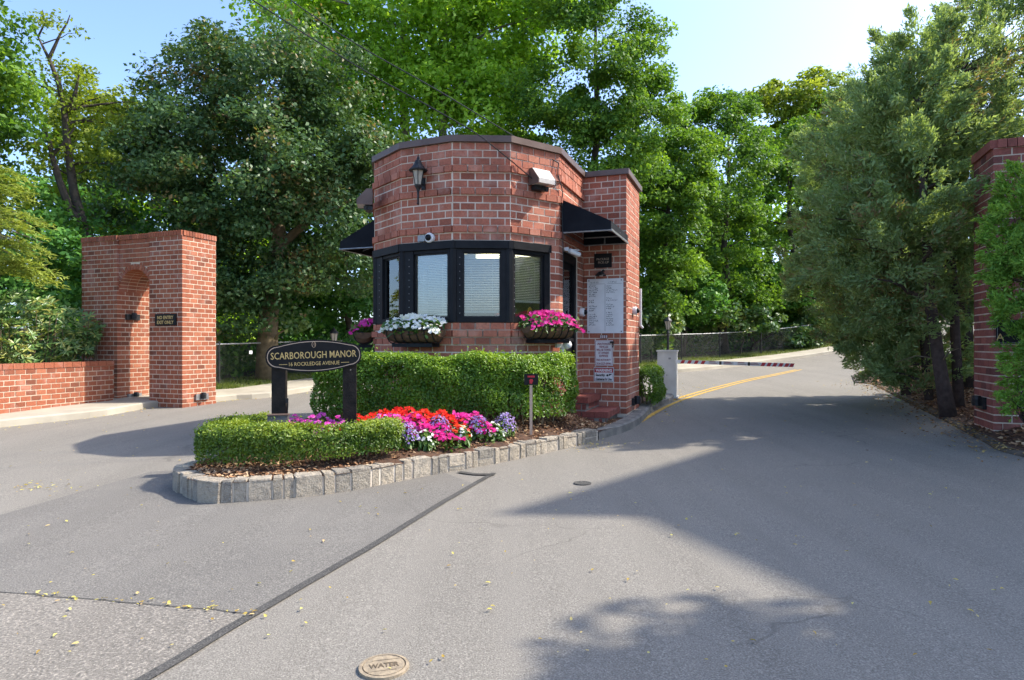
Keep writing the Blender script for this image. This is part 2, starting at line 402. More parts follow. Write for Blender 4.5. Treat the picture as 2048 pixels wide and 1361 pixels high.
def granite():
    m, n, l, b = new_mat('granite')
    pos = n.new('ShaderNodeNewGeometry').outputs['Position']; oi = n.new('ShaderNodeObjectInfo')
    r = ramp(n, [(0, (.34, .30, .24)), (.5, (.52, .43, .31)), (1, (.57, .49, .38))]); l.new(oi.outputs['Random'], r.inputs[0])
    c = mixc(n, l, mrange(n, l, noise(n, l, pos, 11, 6, .72), .46, .68, 0, .7), r.outputs[0], (.15, .14, .13))
    c = mixc(n, l, mrange(n, l, noise(n, l, pos, 120, 2), .55, .7, 0, .6), c, (.62, .58, .5))
    l.new(c, b.inputs['Base Color']); b.inputs['Roughness'].default_value = .9
    bumpn(n, l, b, noise(n, l, pos, 18, 6, .75), 1.0, .06)
    return m
M['granite'] = granite()

# ------------------------------------------------------------------ polyline tools
def catmull(P, step=0.3):
    P = [np.array(p, float) for p in P]; out = []
    for i in range(len(P) - 1):
        p0 = P[max(0, i - 1)]; p1 = P[i]; p2 = P[i + 1]; p3 = P[min(len(P) - 1, i + 2)]
        n = max(2, int(np.linalg.norm(p2 - p1) / step))
        for k in range(n):
            t = k / n
            out.append(.5 * ((2 * p1) + (-p0 + p2) * t + (2 * p0 - 5 * p1 + 4 * p2 - p3) * t * t + (-p0 + 3 * p1 - 3 * p2 + p3) * t ** 3))
    out.append(P[-1]); return np.array(out)
def offset_line(L, d):
    """shift a plan polyline to its left by d"""
    T = np.gradient(L, axis=0); T = T / np.linalg.norm(T, axis=1, keepdims=True)
    return L + np.stack([-T[:, 1], T[:, 0]], 1) * d
def arclen(L): return np.concatenate([[0], np.cumsum(np.linalg.norm(np.diff(L, axis=0), axis=1))])
def resample(L, step):
    s = arclen(L); n = max(2, int(round(s[-1] / step)) + 1); q = np.linspace(0, s[-1], n)
    return np.stack([np.interp(q, s, L[:, i]) for i in range(L.shape[1])], 1)
def strip(name, L, prof, mat, kind='structure', parent=None, zf=None):
    """loft a profile [(offset to the left, height above pavement)] along a plan polyline"""
    zf = zf or gz
    rows = []
    for o, h in prof:
        Q = offset_line(L, o); rows.append(np.column_stack([Q, zf(Q[:, 0], Q[:, 1]) + h]))
    n = len(L); V = np.concatenate(rows); F = []
    for r in range(len(prof) - 1):
        for i in range(n - 1):
            F.append((r * n + i, r * n + i + 1, (r + 1) * n + i + 1, (r + 1) * n + i))
    me = bpy.data.meshes.new(name); me.from_pydata(V.tolist(), [], F); me.update()
    o = link(name, me, mat, parent)
    if kind: o['kind'] = kind
    return o
def sheet(name, poly, dz, mat, step=1.0, zf=None, kind='structure'):
    bm = bmesh.new()
    bm.faces.new([bm.verts.new((x, y, 0)) for x, y in poly])
    xs = [p[0] for p in poly]; ys = [p[1] for p in poly]
    for ax, lo, hi in ((0, min(xs), max(xs)), (1, min(ys), max(ys))):
        v = math.ceil(lo / step) * step
        while v < hi:
            co = [0, 0, 0]; no = [0, 0, 0]; co[ax] = v; no[ax] = 1
            bmesh.ops.bisect_plane(bm, geom=bm.verts[:] + bm.edges[:] + bm.faces[:], plane_co=co, plane_no=no)
            v += step
    bmesh.ops.triangulate(bm, faces=bm.faces[:])
    for v in bm.verts:
        v.co.z = float((zf or gz)(v.co.x, v.co.y)) + dz
    bmesh.ops.recalc_face_normals(bm, faces=bm.faces[:])
    for f in bm.faces:
        if f.normal.z < 0: f.normal_flip()
    me = bpy.data.meshes.new(name); bm.to_mesh(me); bm.free()
    o = link(name, me, mat)
    if kind: o['kind'] = kind
    return o
def seg_dist(P, L):
    """distance of points P (n,2) from polyline L"""
    best = np.full(len(P), 1e9)
    for a, b in zip(L[:-1], L[1:]):
        ab = b - a; t = np.clip(((P - a) @ ab) / max(1e-9, ab @ ab), 0, 1)
        best = np.minimum(best, np.linalg.norm(P - (a + t[:, None] * ab), axis=1))
    return best
def inside(P, poly):
    poly = np.asarray(poly); r = np.zeros(len(P), bool); j = len(poly) - 1
    for i in range(len(poly)):
        a, b = poly[i], poly[j]
        c = ((a[1] > P[:, 1]) != (b[1] > P[:, 1])) & (P[:, 0] < (b[0] - a[0]) * (P[:, 1] - a[1]) / (b[1] - a[1] + 1e-12) + a[0])
        r ^= c; j = i
    return r
def sstep(x): x = np.clip(x, 0, 1); return x * x * (3 - 2 * x)

# ------------------------------------------------------------------ ground, road and pavements
big = np.linspace(-1, 1, 41); bx = np.sign(big) * np.abs(big) ** 2.2 * 900
V = [(x, y, -1.0) for y in bx for x in bx]
F = [(j * 41 + i, j * 41 + i + 1, (j + 1) * 41 + i + 1, (j + 1) * 41 + i) for j in range(40) for i in range(40)]
me = bpy.data.meshes.new('ground'); me.from_pydata(V, [], F); me.update()
link('ground', me, M['soil'])['kind'] = 'structure'
sheet('road', [(-26, -14), (26, -14), (26, 48), (-26, 48)], 0.0, M['asphalt'], 1.0)
seam_px = [(988, 948), (966, 959), (914, 989), (858, 1022), (748, 1089), (636, 1154), (506, 1232), (374, 1311), (290, 1362), (120, 1464)]
seam = catmull([G(*p) for p in seam_px], .12)
crack = catmull([G(507, 1232), G(420, 1222), G(330, 1214), G(200, 1204), G(100, 1196), G(0, 1188), G(-300, 1172), G(-700, 1150)], .12)
mid_poly = [tuple(p) for p in seam[4:] if p[1] > crack[0][1]] + [tuple(p) for p in crack] + [G(-520, 1060), G(-150, 1045), G(0, 1032), G(150, 988), G(300, 945), (-3.05, 7.4), (-2.6, 7.2), (-1.0, 7.3)]
sheet('asphalt_patch', mid_poly, .004, M['asphalt_mid'], .8)
old_poly = [tuple(crack[0])] + [tuple(p) for p in seam if p[1] < crack[0][1]] + [(-2.0, 1.0), (-4.5, 1.0)] + [tuple(p) for p in crack[::-1]][:-1]
sheet('old_asphalt_patch', old_poly, .005, M['asphalt_old'], .8)
jit = np.cumsum(rng.normal(0, .004, len(seam))); jit -= np.linspace(jit[0], jit[-1], len(seam))
strip('tar_seam', offset_line(seam, 0) + np.stack([jit, jit], 1), [(-.030, .008), (0, .009), (.030, .008)], M['tar'])
strip('tar_joint', catmull([G(990, 951), G(950, 951), G(918, 946)], .1), [(-.035, .0125), (.035, .0125)], M['tar'])
strip('pavement_crack', crack + rng.normal(0, .007, crack.shape), [(-.006, .0065), (.006, .0065)], M['tar'])
for off, nm in ((0, 'yellow_line'), (.17, 'yellow_line')):
    yl = catmull([G(1284, 846), G(1340, 813), G(1400, 790), G(1490, 765), G(1560, 750), G(1605, 740)], .4)
    strip(nm, yl, [(off, .006), (off + .085, .006)], M['yellow'])

kerb_line = catmull([(-13.2, 6.0), G(-150, 876), G(0, 856), G(140, 841), G(215, 832), (-7.74, 13.75), (-7.45, 14.3), (-6.88, 14.85), (-6.5, 15.35), G(540, 796), G(620, 783), (-4.6, 20.6), (-2.2, 22.3), (2.5, 22.3), (5.6, 22.6), (9.0, 25.7), (11.6, 27.9), (15.9, 30.4), (20.5, 33.0), (30, 42)], .5)
strip('kerb', kerb_line, [(0, -.05), (.012, .11), (.035, .135), (.17, .14)], M['concrete'])
strip('sidewalk', kerb_line, [(.17, .137), (1.5, .165)], M['concrete'])
strip('grass_verge', kerb_line, [(1.5, .14), (2.2, .2), (3.2, .24)], M['turf'])
strip('forest_floor', kerb_line, [(3.15, .22), (5, .3), (9, .5), (16, .9), (26, 2.0)], M['soil'])
s_k = arclen(kerb_line)
for s0 in np.arange(1.2, s_k[-1] - 3, 1.9):      # expansion joints across the sidewalk
    i = int(np.searchsorted(s_k, s0))
    a = kerb_line[i]; b = offset_line(kerb_line, 1.5)[i]
    if a[1] > 30 or (s0 > 22 and a[0] < 3): continue
    strip('sidewalk_joint', np.array([a + (b - a) * t for t in (.12, .5, 1.0)]), [(-.006, .172), (.006, .172)], M['concrete_old'])

# right-hand planting bed with its low kerb
rk = catmull([(6.9, 2.0), (6.35, 5.6), G(2048, 915), G(1960, 880), G(1880, 838), G(1800, 798), G(1745, 770), (9.2, 17.5), (11.5, 21), (17, 24.3)], .25)[::-1]
def bedz(x, y):
    x = np.atleast_1d(x).astype(float); y = np.atleast_1d(y).astype(float)
    d = seg_dist(np.stack([x, y], 1), rk[::2])
    r = gz(x, y) + .03 + .15 * sstep(d / .8)
    return r if len(r) > 1 else r[0]
strip('bed_kerb', rk, [(-.02, -.04), (.0, .02), (.03, .04), (.12, .04), (.14, 0)], M['kerb_dirty'])
sheet('mulch_bed', [tuple(p) for p in offset_line(rk, .12)] + [(14, 1.5), (24, 1.5), (24, 24.3)][::1], 0, M['mulch_bed'], .6, bedz)

# ------------------------------------------------------------------ planted island
isl_front = catmull([(-3.12, 7.35), G(353, 972), G(366, 992), G(395, 1005), G(440, 1008), G(560, 1000), G(700, 984), G(850, 954), G(1000, 926), G(1100, 905), G(1197, 882)], .08)
isl_side = catmull([G(1197, 880), G(1250, 864), G(1282, 846), G(1310, 818), (3.28, 13.4), (3.5, 14.1)], .2)
isl_back = catmull([(3.5, 14.1), (3.1, 14.6), (0.0, 14.3), (-2.4, 13.4), (-3.2, 11.5), (-3.3, 9.2), (-3.2, 7.9), (-3.12, 7.35)], .2)
isl_poly = np.concatenate([isl_front, isl_side[1:], isl_back[1:-1]])
isl_edge = np.concatenate([isl_poly, isl_poly[:1]])[::3]
def islz(x, y):
    x = np.atleast_1d(x).astype(float); y = np.atleast_1d(y).astype(float)
    d = seg_dist(np.stack([x, y], 1), isl_edge)
    e = np.interp(x, [-3.5, -1, 1.1, 1.9], [.19, .18, .13, .08])
    r = gz(x, y) + e + .20 * sstep((d - .06) / .62) * np.interp(x, [-2.2, -1.3, .55, 1.25], [.25, 1, 1, 0])
    return r if len(r) > 1 else r[0]
sheet('planting_bed', [tuple(p) for p in isl_poly], -.005, M['mulch_bed'], .35, islz)
# granite kerb: mortar core with single stones
def ehg(x): return np.interp(x, [-3.5, -1, 1.2], [.195, .19, .15])
core = MB(); fr = np.concatenate([isl_back[-22:], isl_front[1:]])
A_ = offset_line(fr, .012); B_ = offset_line(fr, .13)
for i in range(len(fr) - 1):
    q = [A_[i], A_[i + 1], B_[i + 1], B_[i]]
    core.prism([(p[0], p[1]) for p in q], lambda x, y: float(gz(x, y)) - .05, lambda x, y: float(gz(x, y)) + float(ehg(x)) - .018)
gk = core.build('stone_kerb', M['mortar_pale']); gk['kind'] = 'structure'
def stone_mesh(seed):
    r = random.Random(seed); bm = bmesh.new(); bmesh.ops.create_cube(bm, size=1.0)
    bmesh.ops.bevel(bm, geom=bm.edges[:] + bm.verts[:], offset=.045, segments=1, affect='EDGES')
    for v in bm.verts: v.co += Vector((r.uniform(-.03, .03), r.uniform(-.035, .03), r.uniform(-.03, .03)))
    bmesh.ops.triangulate(bm, faces=bm.faces[:])
    me = bpy.data.meshes.new('stone'); bm.to_mesh(me); bm.free(); me.materials.append(M['granite']); return me
STONES = [stone_mesh(i) for i in range(9)]
def put(name, me, parent, loc, rz, sc, M3=None):
    o = link(name, me, None, parent)
    R = M3.to_4x4() if M3 is not None else Matrix.Rotation(rz, 4, 'Z')
    o.location = loc; o.rotation_mode = 'XYZ'; o.rotation_euler = R.to_euler(); o.scale = sc
    return o
s_f = arclen(fr); pos = 0.0; sr = random.Random(5); pat = [.17, .10, .11, .23, .10, .12, .22, .11, .09, .24, .10, .14, .19, .11]
k = 0
while pos < s_f[-1] - .1:
    ln = pat[k % len(pat)] * sr.uniform(.85, 1.15); k += 1
    ln = min(ln, s_f[-1] - pos)
    c = np.array([np.interp(pos + ln / 2, s_f, fr[:, j]) for j in (0, 1)]); a = np.array([np.interp(pos, s_f, fr[:, j]) for j in (0, 1)]); b = np.array([np.interp(pos + ln, s_f, fr[:, j]) for j in (0, 1)])
    t = (b - a) / np.linalg.norm(b - a); rz = math.atan2(t[1], t[0]); nrm = np.array([-t[1], t[0]])
    h = float(ehg(c[0])) + sr.uniform(-.008, .012); z0 = float(gz(*c)) - .03
    cc = c + nrm * (.085 + sr.uniform(-.008, .008))
    if ln > .2 and sr.random() < .45:
        hs = h * sr.uniform(.42, .6)
        put('stone', STONES[k % 9], gk, (cc[0], cc[1], z0 + (hs - .01) / 2), rz, (ln - .016, .17, hs - .006))
        put('stone', STONES[(k + 4) % 9], gk, (cc[0], cc[1], z0 + hs + (h + .03 - hs) / 2 + .004), rz, (ln - .016, .17, h + .03 - hs - .006))
    else:
        put('stone', STONES[k % 9], gk, (cc[0], cc[1], z0 + (h + .03) / 2), rz, (ln - .016, .17, h + .03))
    pos += ln
strip('concrete_kerb', isl_side, [(-.01, -.05), (.0, .10), (.035, .125), (.2, .125), (.22, .0)], M['concrete_old'])

# ------------------------------------------------------------------ brickwork
def unit_cube():
    bm = bmesh.new(); bmesh.ops.create_cube(bm, size=1.0)
    me = bpy.data.meshes.new('brick'); bm.to_mesh(me); bm.free(); return me
CUBES = {}
BL, BJ, BC_ = 0.203, 0.017, 0.1025
class Face:
    """a wall face seen from outside: p0 left, p1 right"""
    def __init__(s, p0, p1):
        s.p0 = np.array(p0, float); s.p1 = np.array(p1, float); d = s.p1 - s.p0
        s.len = float(np.linalg.norm(d)); s.e = d / s.len; s.n = np.array([s.e[1], -s.e[0]]); s.rz = math.atan2(s.e[1], s.e[0])
    def pt(s, a, o=0.0, z=0.0):
        q = s.p0 + s.e * a + s.n * o; return Vector((q[0], q[1], z))
    def px(s, px):
        """distance along the face at which it is seen at photo column px"""
        k = (px - CX) / FPX
        return float((k * s.p0[1] - s.p0[0]) / (s.e[0] - k * s.e[1]))
    def spot(s, px, py, o=0.0):
        a = s.px(px); d = s.pt(a).y; p = s.pt(a, o); p.z = CZ - (py - HY) * d / FPX; return a, p
def lay(face, z0, nc, proud=None, holes=(), phase=0, trim=((0, 0), (0, 0)), skip=None, depth=.1, jitter=.002):
    """running bond: list of (centre, size, rz)"""
    out = []
    for r in range(nc):
        zb = z0 + r * BC_; zc = zb + BC_ / 2
        par = (r + phase) % 2
        a0 = trim[0][par]; a1 = face.len - trim[1][par]
        cur = a0 - (BL / 2 if (par and trim[0][0] == trim[0][1]) else 0.0)
        while cur < a1 - .02:
            nx = cur + BL; lo = max(cur, a0); hi = min(nx, a1); cur = nx
            pcs = [(lo, hi)]
            for hs in holes:
                h0, h1, g0, g1 = hs
                if g0 - .03 < zc < g1 + .03:
                    q = []
                    for x0, x1 in pcs:
                        if h1 <= x0 or h0 >= x1: q.append((x0, x1)); continue
                        if h0 - x0 > .02: q.append((x0, h0))
                        if x1 - h1 > .02: q.append((h1, x1))
                    pcs = q
            for x0, x1 in pcs:
                if skip and skip((x0 + x1) / 2, zc, x0, x1): continue
                g0 = 0.0 if x0 < 1e-6 else BJ / 2; g1 = 0.0 if x1 > face.len - 1e-6 else BJ / 2
                x0 += g0; x1 -= g1; w = x1 - x0
                if w < .018: continue
                o = (proud(r) if proud else 0.0) + random.uniform(-jitter, jitter)
                c = face.pt((x0 + x1) / 2, o - depth / 2, zc)
                out.append((c, (w, depth, BC_ - BJ), face.rz + random.uniform(-.004, .004)))
    return out
def rowlock(face, z, h=.105, w=.072, proud=.02, depth=.12, a0=0.0, a1=None):
    out = []; a1 = face.len if a1 is None else a1; n = max(1, int(round((a1 - a0) / w))); w = (a1 - a0) / n
    for i in range(n):
        out.append((face.pt(a0 + (i + .5) * w, proud - depth / 2 + random.uniform(-.002, .002), z + h / 2), (w - .010, depth, h - .004), face.rz))
    return out
def place_bricks(parent, bricks, mat, limit=300):
    if mat.name not in CUBES:
        me = unit_cube(); me.materials.append(mat); CUBES[mat.name] = me
    def vis(b):
        c = b[0]; d = c.y; x = CX + c.x / d * FPX; y = HY - (c.z - CZ) / d * FPX
        inside_ = 0 <= x <= 2048 and 0 <= y <= 1361
        return (0 if inside_ else 1, b[3] if len(b) > 3 and not isinstance(b[3], Matrix) else 0, d)
    bricks = sorted(bricks, key=vis)
    for b in bricks[:limit]:
        M3 = b[4] if len(b) > 4 else None
        put('brick', CUBES[mat.name], parent, b[0], b[2], b[1], M3)
    if len(bricks) > limit:
        mb = MB()
        for b in bricks[limit:]: mb.box(b[0], b[1], b[2], M=(b[4] if len(b) > 4 else None))
        o = mb.build('brickwork', mat, parent); o['kind'] = 'stuff'
def outset(poly, d):
    """grow a counter-clockwise... plan polygon by d to its right-hand side"""
    n = len(poly); P = [np.array(p, float) for p in poly]; out = []
    for i in range(n):
        a, b, c = P[i - 1], P[i], P[(i + 1) % n]
        e1 = (b - a) / np.linalg.norm(b - a); e2 = (c - b) / np.linalg.norm(c - b)
        n1 = np.array([e1[1], -e1[0]]); n2 = np.array([e2[1], -e2[0]])
        m = n1 + n2; m = m / (m @ n1) ; out.append(tuple(b + m * d))
    return out

# ------------------------------------------------------------------ gatehouse
UX = np.array([.346, .938]); RX = np.array([.938, -.346])
A0 = np.array((-2.23, 10.69)); A = np.array((-2.08, 9.85)); B = np.array((-1.56, 9.17)); C = np.array((-.805, 8.83))
D = np.array((-.023, 8.87)); E = np.array((.68, 9.40)); Fp = E + UX * 1.44; Gp = Fp + RX * .715; Hp = Gp + UX * 1.27
Lp = A0 + UX * float((Hp - A0) @ UX)
ZT = 4.10; ZW1 = ZT - 13 * BC_; ZW0 = 1.653
outline = [A0, A, B, C, D, E, Fp, Gp, Hp, Lp]
house = thing('gatehouse', 'red brick gatehouse with faceted bow front and black framed windows', 'gatehouse', (float(A0[0] + 1.2), 10.8, .15))
inner = outset(outline, -.004)
fEF = Face(E, Fp); DS0, DS1 = .21, 1.06; DZ0, DZ1 = .74, 2.74
q0, q1 = fEF.pt(DS0, -.004), fEF.pt(DS1, -.004); q2, q3 = fEF.pt(DS1, -.12), fEF.pt(DS0, -.12)
notched = inner[:6] + [(q0.x, q0.y), (q3.x, q3.y), (q2.x, q2.y), (q1.x, q1.y)] + inner[6:]
# walls of the window storey: rear, sides and piers
def wallbox(mb, f, a0, a1, z0, z1, t=.16, o=-.004):
    mb.box(f.pt((a0 + a1) / 2, o - t / 2, (z0 + z1) / 2), (a1 - a0, t, z1 - z0), f.rz)
fA0 = Face(A0, A); fAB = Face(A, B); fBC = Face(B, C); fCD = Face(C, D); fDE = Face(D, E); fFG = Face(Fp, Gp); fGH = Face(Gp, Hp)
fHL = Face(Hp, Lp); fLA = Face(Lp, A0)
PIER = fDE.len * .806
mb2 = MB()
for f, a0, a1 in ((fEF, 0.02, DS0), (fEF, DS1, fEF.len - .0), (fFG, .02, fFG.len - .02), (fGH, .18, fGH.len), (fHL, .02, fHL.len - .02), (fLA, .0, fLA.len), (fDE, PIER, fDE.len)):
    mb2 = MB(); wallbox(mb2, f, a0, a1, ZW0 - .013, ZW1 - .003); mb2.build('pier', M['mortar_pale'], house)
lowb = MB(); lowb.prism(notched, -.1, ZW0 - .012); lowb.build('wall', M['mortar_pale'], house)
upb = MB(); upb.prism(inner, ZW1 - .004, ZT - .002); upb.build('wall', M['mortar_pale'], house)
def up_proud(r):           # r counted from the bottom of the upper band
    k = 12 - r; return .038 if k in (3, 6, 11) else (.006 if k < 3 else 0.0)
ZL0 = ZW0 - 14 * BC_
def lo_proud(r):
    k = 13 - r; return {0: .02, 1: .05, 2: .026}.get(k, 0.0)
bricks = []
for i, f in enumerate((fA0, fAB, fBC, fCD, fDE)):
    bricks += [b + (0,) for b in lay(f, ZW1, 13, up_proud, phase=i)]
    hidden = 0
    bricks += [b + ((0 if b[0].z > 1.2 else 2),) for b in lay(f, ZL0, 14, lo_proud, phase=i + 1)]
bricks += [b + (1,) for b in lay(fDE, ZW0, 11, holes=[(-.1, PIER, 0, 9)], phase=1)]
nEF = int((ZT - ZL0) / BC_ + .5)
def ef_proud(r):
    z = ZL0 + r * BC_
    if z >= ZW1 - .01: return up_proud(int(round((z - ZW1) / BC_)))
    return 0.0
bricks += [b + (1,) for b in lay(fEF, ZL0, nEF, ef_proud, holes=[(DS0, DS1, DZ0, DZ1)])]
bricks += [b + (0,) for b in lay(fFG, ZL0, nEF, trim=((0, 0), (0, .1)), phase=1)]
bricks += [b + (1,) for b in lay(fGH, ZL0, nEF, trim=((.1, 0), (0, 0)), phase=1)]
bricks += [b + (2,) for b in lay(fLA, ZL0, nEF)]
# the sky must not see mortar where string courses project: bricks carry their own tops
place_bricks(house, bricks, M['brick_hut'], 300)
mb = MB(); mb.prism(outset(outline, .045), ZT, ZT + .088); mb.build('coping', M['brown_metal'], house)
# corner beads of mortar
mb = MB()
for p in (A, B, C, D):
    mb.tube([(p[0], p[1], ZW1 + .01), (p[0], p[1], ZT - .005)], .006, 6)
mb.build('corner_joint', M['mortar_pale'], house)
# interior
mb = MB(); inr = outset(outline[:6] + [Fp, Lp + RX * .2], -.19)
mb.prism(inr, ZW1 - .03, ZW1 - .012); mb.build('ceiling', M['white'], house)
mb = MB(); mb.prism(inr, ZW0 - .008, ZW0 + .012); mb.build('counter', M['interior'], house)
mb = MB(); c_ = (np.array(A0) + np.array(E)) / 2 + UX * 1.3
mb.box((c_[0], c_[1], 2.2), (2.5, .04, 1.08), math.atan2(RX[1], RX[0])); mb.build('partition', M['interior'], house)
for o in (.55, 1.15):
    mb = MB(); p = (np.array(C) + np.array(D)) / 2 + UX * o
    mb.box((p[0], p[1], ZW1 - .06), (1.1, .16, .04), math.atan2(RX[1], RX[0])); mb.build('ceiling_lamp', M['lampon'], house)
# windows
def window(f, a0, a1, st0, st1, zblind):
    z0, z1 = ZW0 + .002, ZW1 - .006
    m = MB(); t = .07; oo = -.035
    def bar(x0, x1, za, zb, o=oo, tt=t): m.box(f.pt((x0 + x1) / 2, o, (za + zb) / 2), (x1 - x0, tt, zb - za), f.rz)
    bar(a0, a1, z1 - .105, z1, -.012, .10)              # header, proud of the frame
    bar(a0, a0 + st0, z0, z1 - .107); bar(a1 - st1, a1, z0, z1 - .107)
    bar(a0 + st0, a1 - st1, z1 - .15, z1 - .107, -.045); bar(a0 + st0, a1 - st1, z0, z0 + .065)
    w = m.build('window', M['black'], house)
    m = MB(); gx0, gx1 = a0 + st0, a1 - st1                  # inner sash
    for x0, x1, za, zb in ((gx0, gx0 + .022, z0 + .065, z1 - .15), (gx1 - .022, gx1, z0 + .065, z1 - .15), (gx0 + .022, gx1 - .022, z1 - .17, z1 - .15), (gx0 + .022, gx1 - .022, z0 + .065, z0 + .085)):
        m.box(f.pt((x0 + x1) / 2, -.058, (za + zb) / 2), (x1 - x0, .03, zb - za), f.rz)
    m.build('sash', M['black_metal'], w)
    m = MB(); m.box(f.pt((gx0 + gx1) / 2, -.062, (z0 + z1) / 2 - .03), (gx1 - gx0 - .03, .004, z1 - z0 - .22), f.rz); m.build('pane', M['glass'], w)
    m = MB(); zz = z1 - .16
    R0 = Matrix.Rotation(f.rz, 3, 'Z') @ Matrix.Rotation(math.radians(38), 3, 'X')
    while zz > zblind:
        m.box(f.pt((gx0 + gx1) / 2, -.10, zz), (gx1 - gx0 - .01, .021, .0012), M=R0); zz -= .0235
    m.box(f.pt((gx0 + gx1) / 2, -.10, zblind - .012), (gx1 - gx0 - .01, .024, .022), f.rz)
    for q in (.22, .78): m.box(f.pt(gx0 + (gx1 - gx0) * q, -.086, (z1 - .16 + zblind) / 2), (.004, .002, z1 - .16 - zblind), f.rz)
    bl = m.build('blind', M['blind'], w)
    m = MB()
    for i in range(9):                                      # burglar-bar bolts on the stile
        m.lathe([(.007, 0), (.006, .008), (0.001, .01)], f.pt(a0 + st0 * .6, .0, z0 + .12 + i * .095), 6, Matrix.Rotation(f.rz, 3, 'Z') @ Matrix.Rotation(math.radians(90), 3, 'X'))
    m.build('bolt', M['grey_metal'], w)
    return w
window(fA0, .02, fA0.len - .03, .12, .12, 1.9)
window(fAB, .03, fAB.len - .03, .22, .05, 1.93)
window(fBC, .035, fBC.len - .035, .16, .05, 1.78)
window(fCD, .035, fCD.len - .035, .10, .09, 1.81)
window(fDE, .035, PIER, .05, .10, 1.96)
mb = MB()
for p in (A, B, C, D):
    n_ = unit(p - np.array((-.55, 10.4))); q = p - n_ * .035
    mb = MB(); mb.lathe([(.062, ZW0 + .002), (.062, ZW1 - .115), (.075, ZW1 - .112), (.075, ZW1 - .006)], (q[0], q[1], 0), 8); mb.build('mullion', M['black'], house)

# door in the right-hand side wall
mb = MB(); dw = DS1 - DS0
mb.box(fEF.pt((DS0 + DS1) / 2, -.095, (DZ0 + DZ1) / 2), (dw - .004, .045, DZ1 - DZ0 - .004), fEF.rz)
door = mb.build('door', M['black'], house)
mb = MB()
for x0, x1 in ((DS0, DS0 + .09), (DS1 - .09, DS1)): mb.box(fEF.pt((x0 + x1) / 2, -.045, (DZ0 + DZ1) / 2), (x1 - x0 - .004, .05, DZ1 - DZ0 - .01), fEF.rz)
mb.box(fEF.pt((DS0 + DS1) / 2, -.045, DZ1 - .07), (dw - .19, .05, .13), fEF.rz)
mb.box(fEF.pt((DS0 + DS1) / 2, -.05, 1.42), (dw - .19, .03, .05), fEF.rz)
mb.build('door_frame', M['black'], door)
mb = MB(); mb.box(fEF.pt((DS0 + DS1) / 2, -.068, 2.0), (dw - .26, .006, 1.0), fEF.rz); mb.build('pane', M['glass'], door)
mb = MB(); mb.box(fEF.pt(DS0 + .14, -.055, 1.30), (.05, .03, .16), fEF.rz); mb.tube([fEF.pt(DS0 + .14, -.05, 1.30), fEF.pt(DS0 + .14, .01, 1.30), fEF.pt(DS0 + .24, .015, 1.30)], .011, 6); mb.build('handle', M['grey_metal'], door)
# brick steps below the door
zs0, zs1 = .345, .555
def step_block(name, a1, zt, depth):
    """step against the wing, from the door wall out to distance a1 along the wing face"""
    c = fFG.pt(a1 / 2, depth / 2, 0)
    m = MB(); m.box((c.x, c.y, (zt - .10 - .1) / 2), (a1 - .06, depth - .03, zt - .10 + .1), fFG.rz)
    o = m.build(name, M['concrete_old'], house)
    bs = []
    ends = Face(fFG.pt(a1, depth).xy, fFG.pt(a1, 0).xy)       # right-hand nosing
    bs += [b + (0,) for b in rowlock(ends, zt - .095, .095, .07, .012, .20)]
    nf = Face(fFG.pt(0, depth).xy, fFG.pt(a1 - .19, depth).xy)
    for i in range(max(1, int((a1 - .19) / .2))):
        wv = (a1 - .19) / max(1, int((a1 - .19) / .2))
        for j in range(4):
            dd = depth / 4
            p = fFG.pt((i + .5) * wv, depth - (j + .5) * dd, zt - .05); bs.append((p, (wv - .008, dd - .008, .09), fFG.rz, 0))
    fr1 = Face(fFG.pt(a1 - .03, depth - .015).xy, fFG.pt(a1 - .03, 0).xy)
    bs += [b + (0,) for b in lay(fr1, zt - .20, 1)]
    fr2 = Face(fFG.pt(0, depth - .015).xy, fFG.pt(a1 - .03, depth - .015).xy)
    bs += [b + (0,) for b in lay(fr2, zt - .20, 1)]
    place_bricks(o, bs, M['brick_step'], 300)
step_block('step', .60, zs0, .94)
step_block('step', .295, zs1, .94)

# ------------------------------------------------------------------ lettering
def text(s, parent, loc, rz, h, mat, name='lettering', width=None, local=False, tilt=90, ext=.0008, bold=0.0):
    cu = bpy.data.curves.new(name, 'FONT'); cu.body = s; cu.size = h * 1.37; cu.align_x = 'CENTER'; cu.align_y = 'CENTER'
    cu.extrude = ext; cu.offset = bold; cu.resolution_u = 2
    o = bpy.data.objects.new('font_source', cu); COL.objects.link(o)
    bpy.context.view_layer.update()
    me = bpy.data.meshes.new_from_object(o); me.name = name
    bpy.data.objects.remove(o); bpy.data.curves.remove(cu)
    co = np.empty(len(me.vertices) * 3); me.vertices.foreach_get('co', co); co = co.reshape(-1, 3)
    co[:, 0] -= (co[:, 0].min() + co[:, 0].max()) / 2; co[:, 1] -= (co[:, 1].min() + co[:, 1].max()) / 2
    if width: co[:, 0] *= width / (co[:, 0].max() - co[:, 0].min())
    me.vertices.foreach_set('co', co.ravel()); me.materials.clear(); me.update()
    o = link(name, me, mat, parent, not local)
    o.location = loc; o.rotation_euler = (math.radians(tilt), 0, rz)
    return o

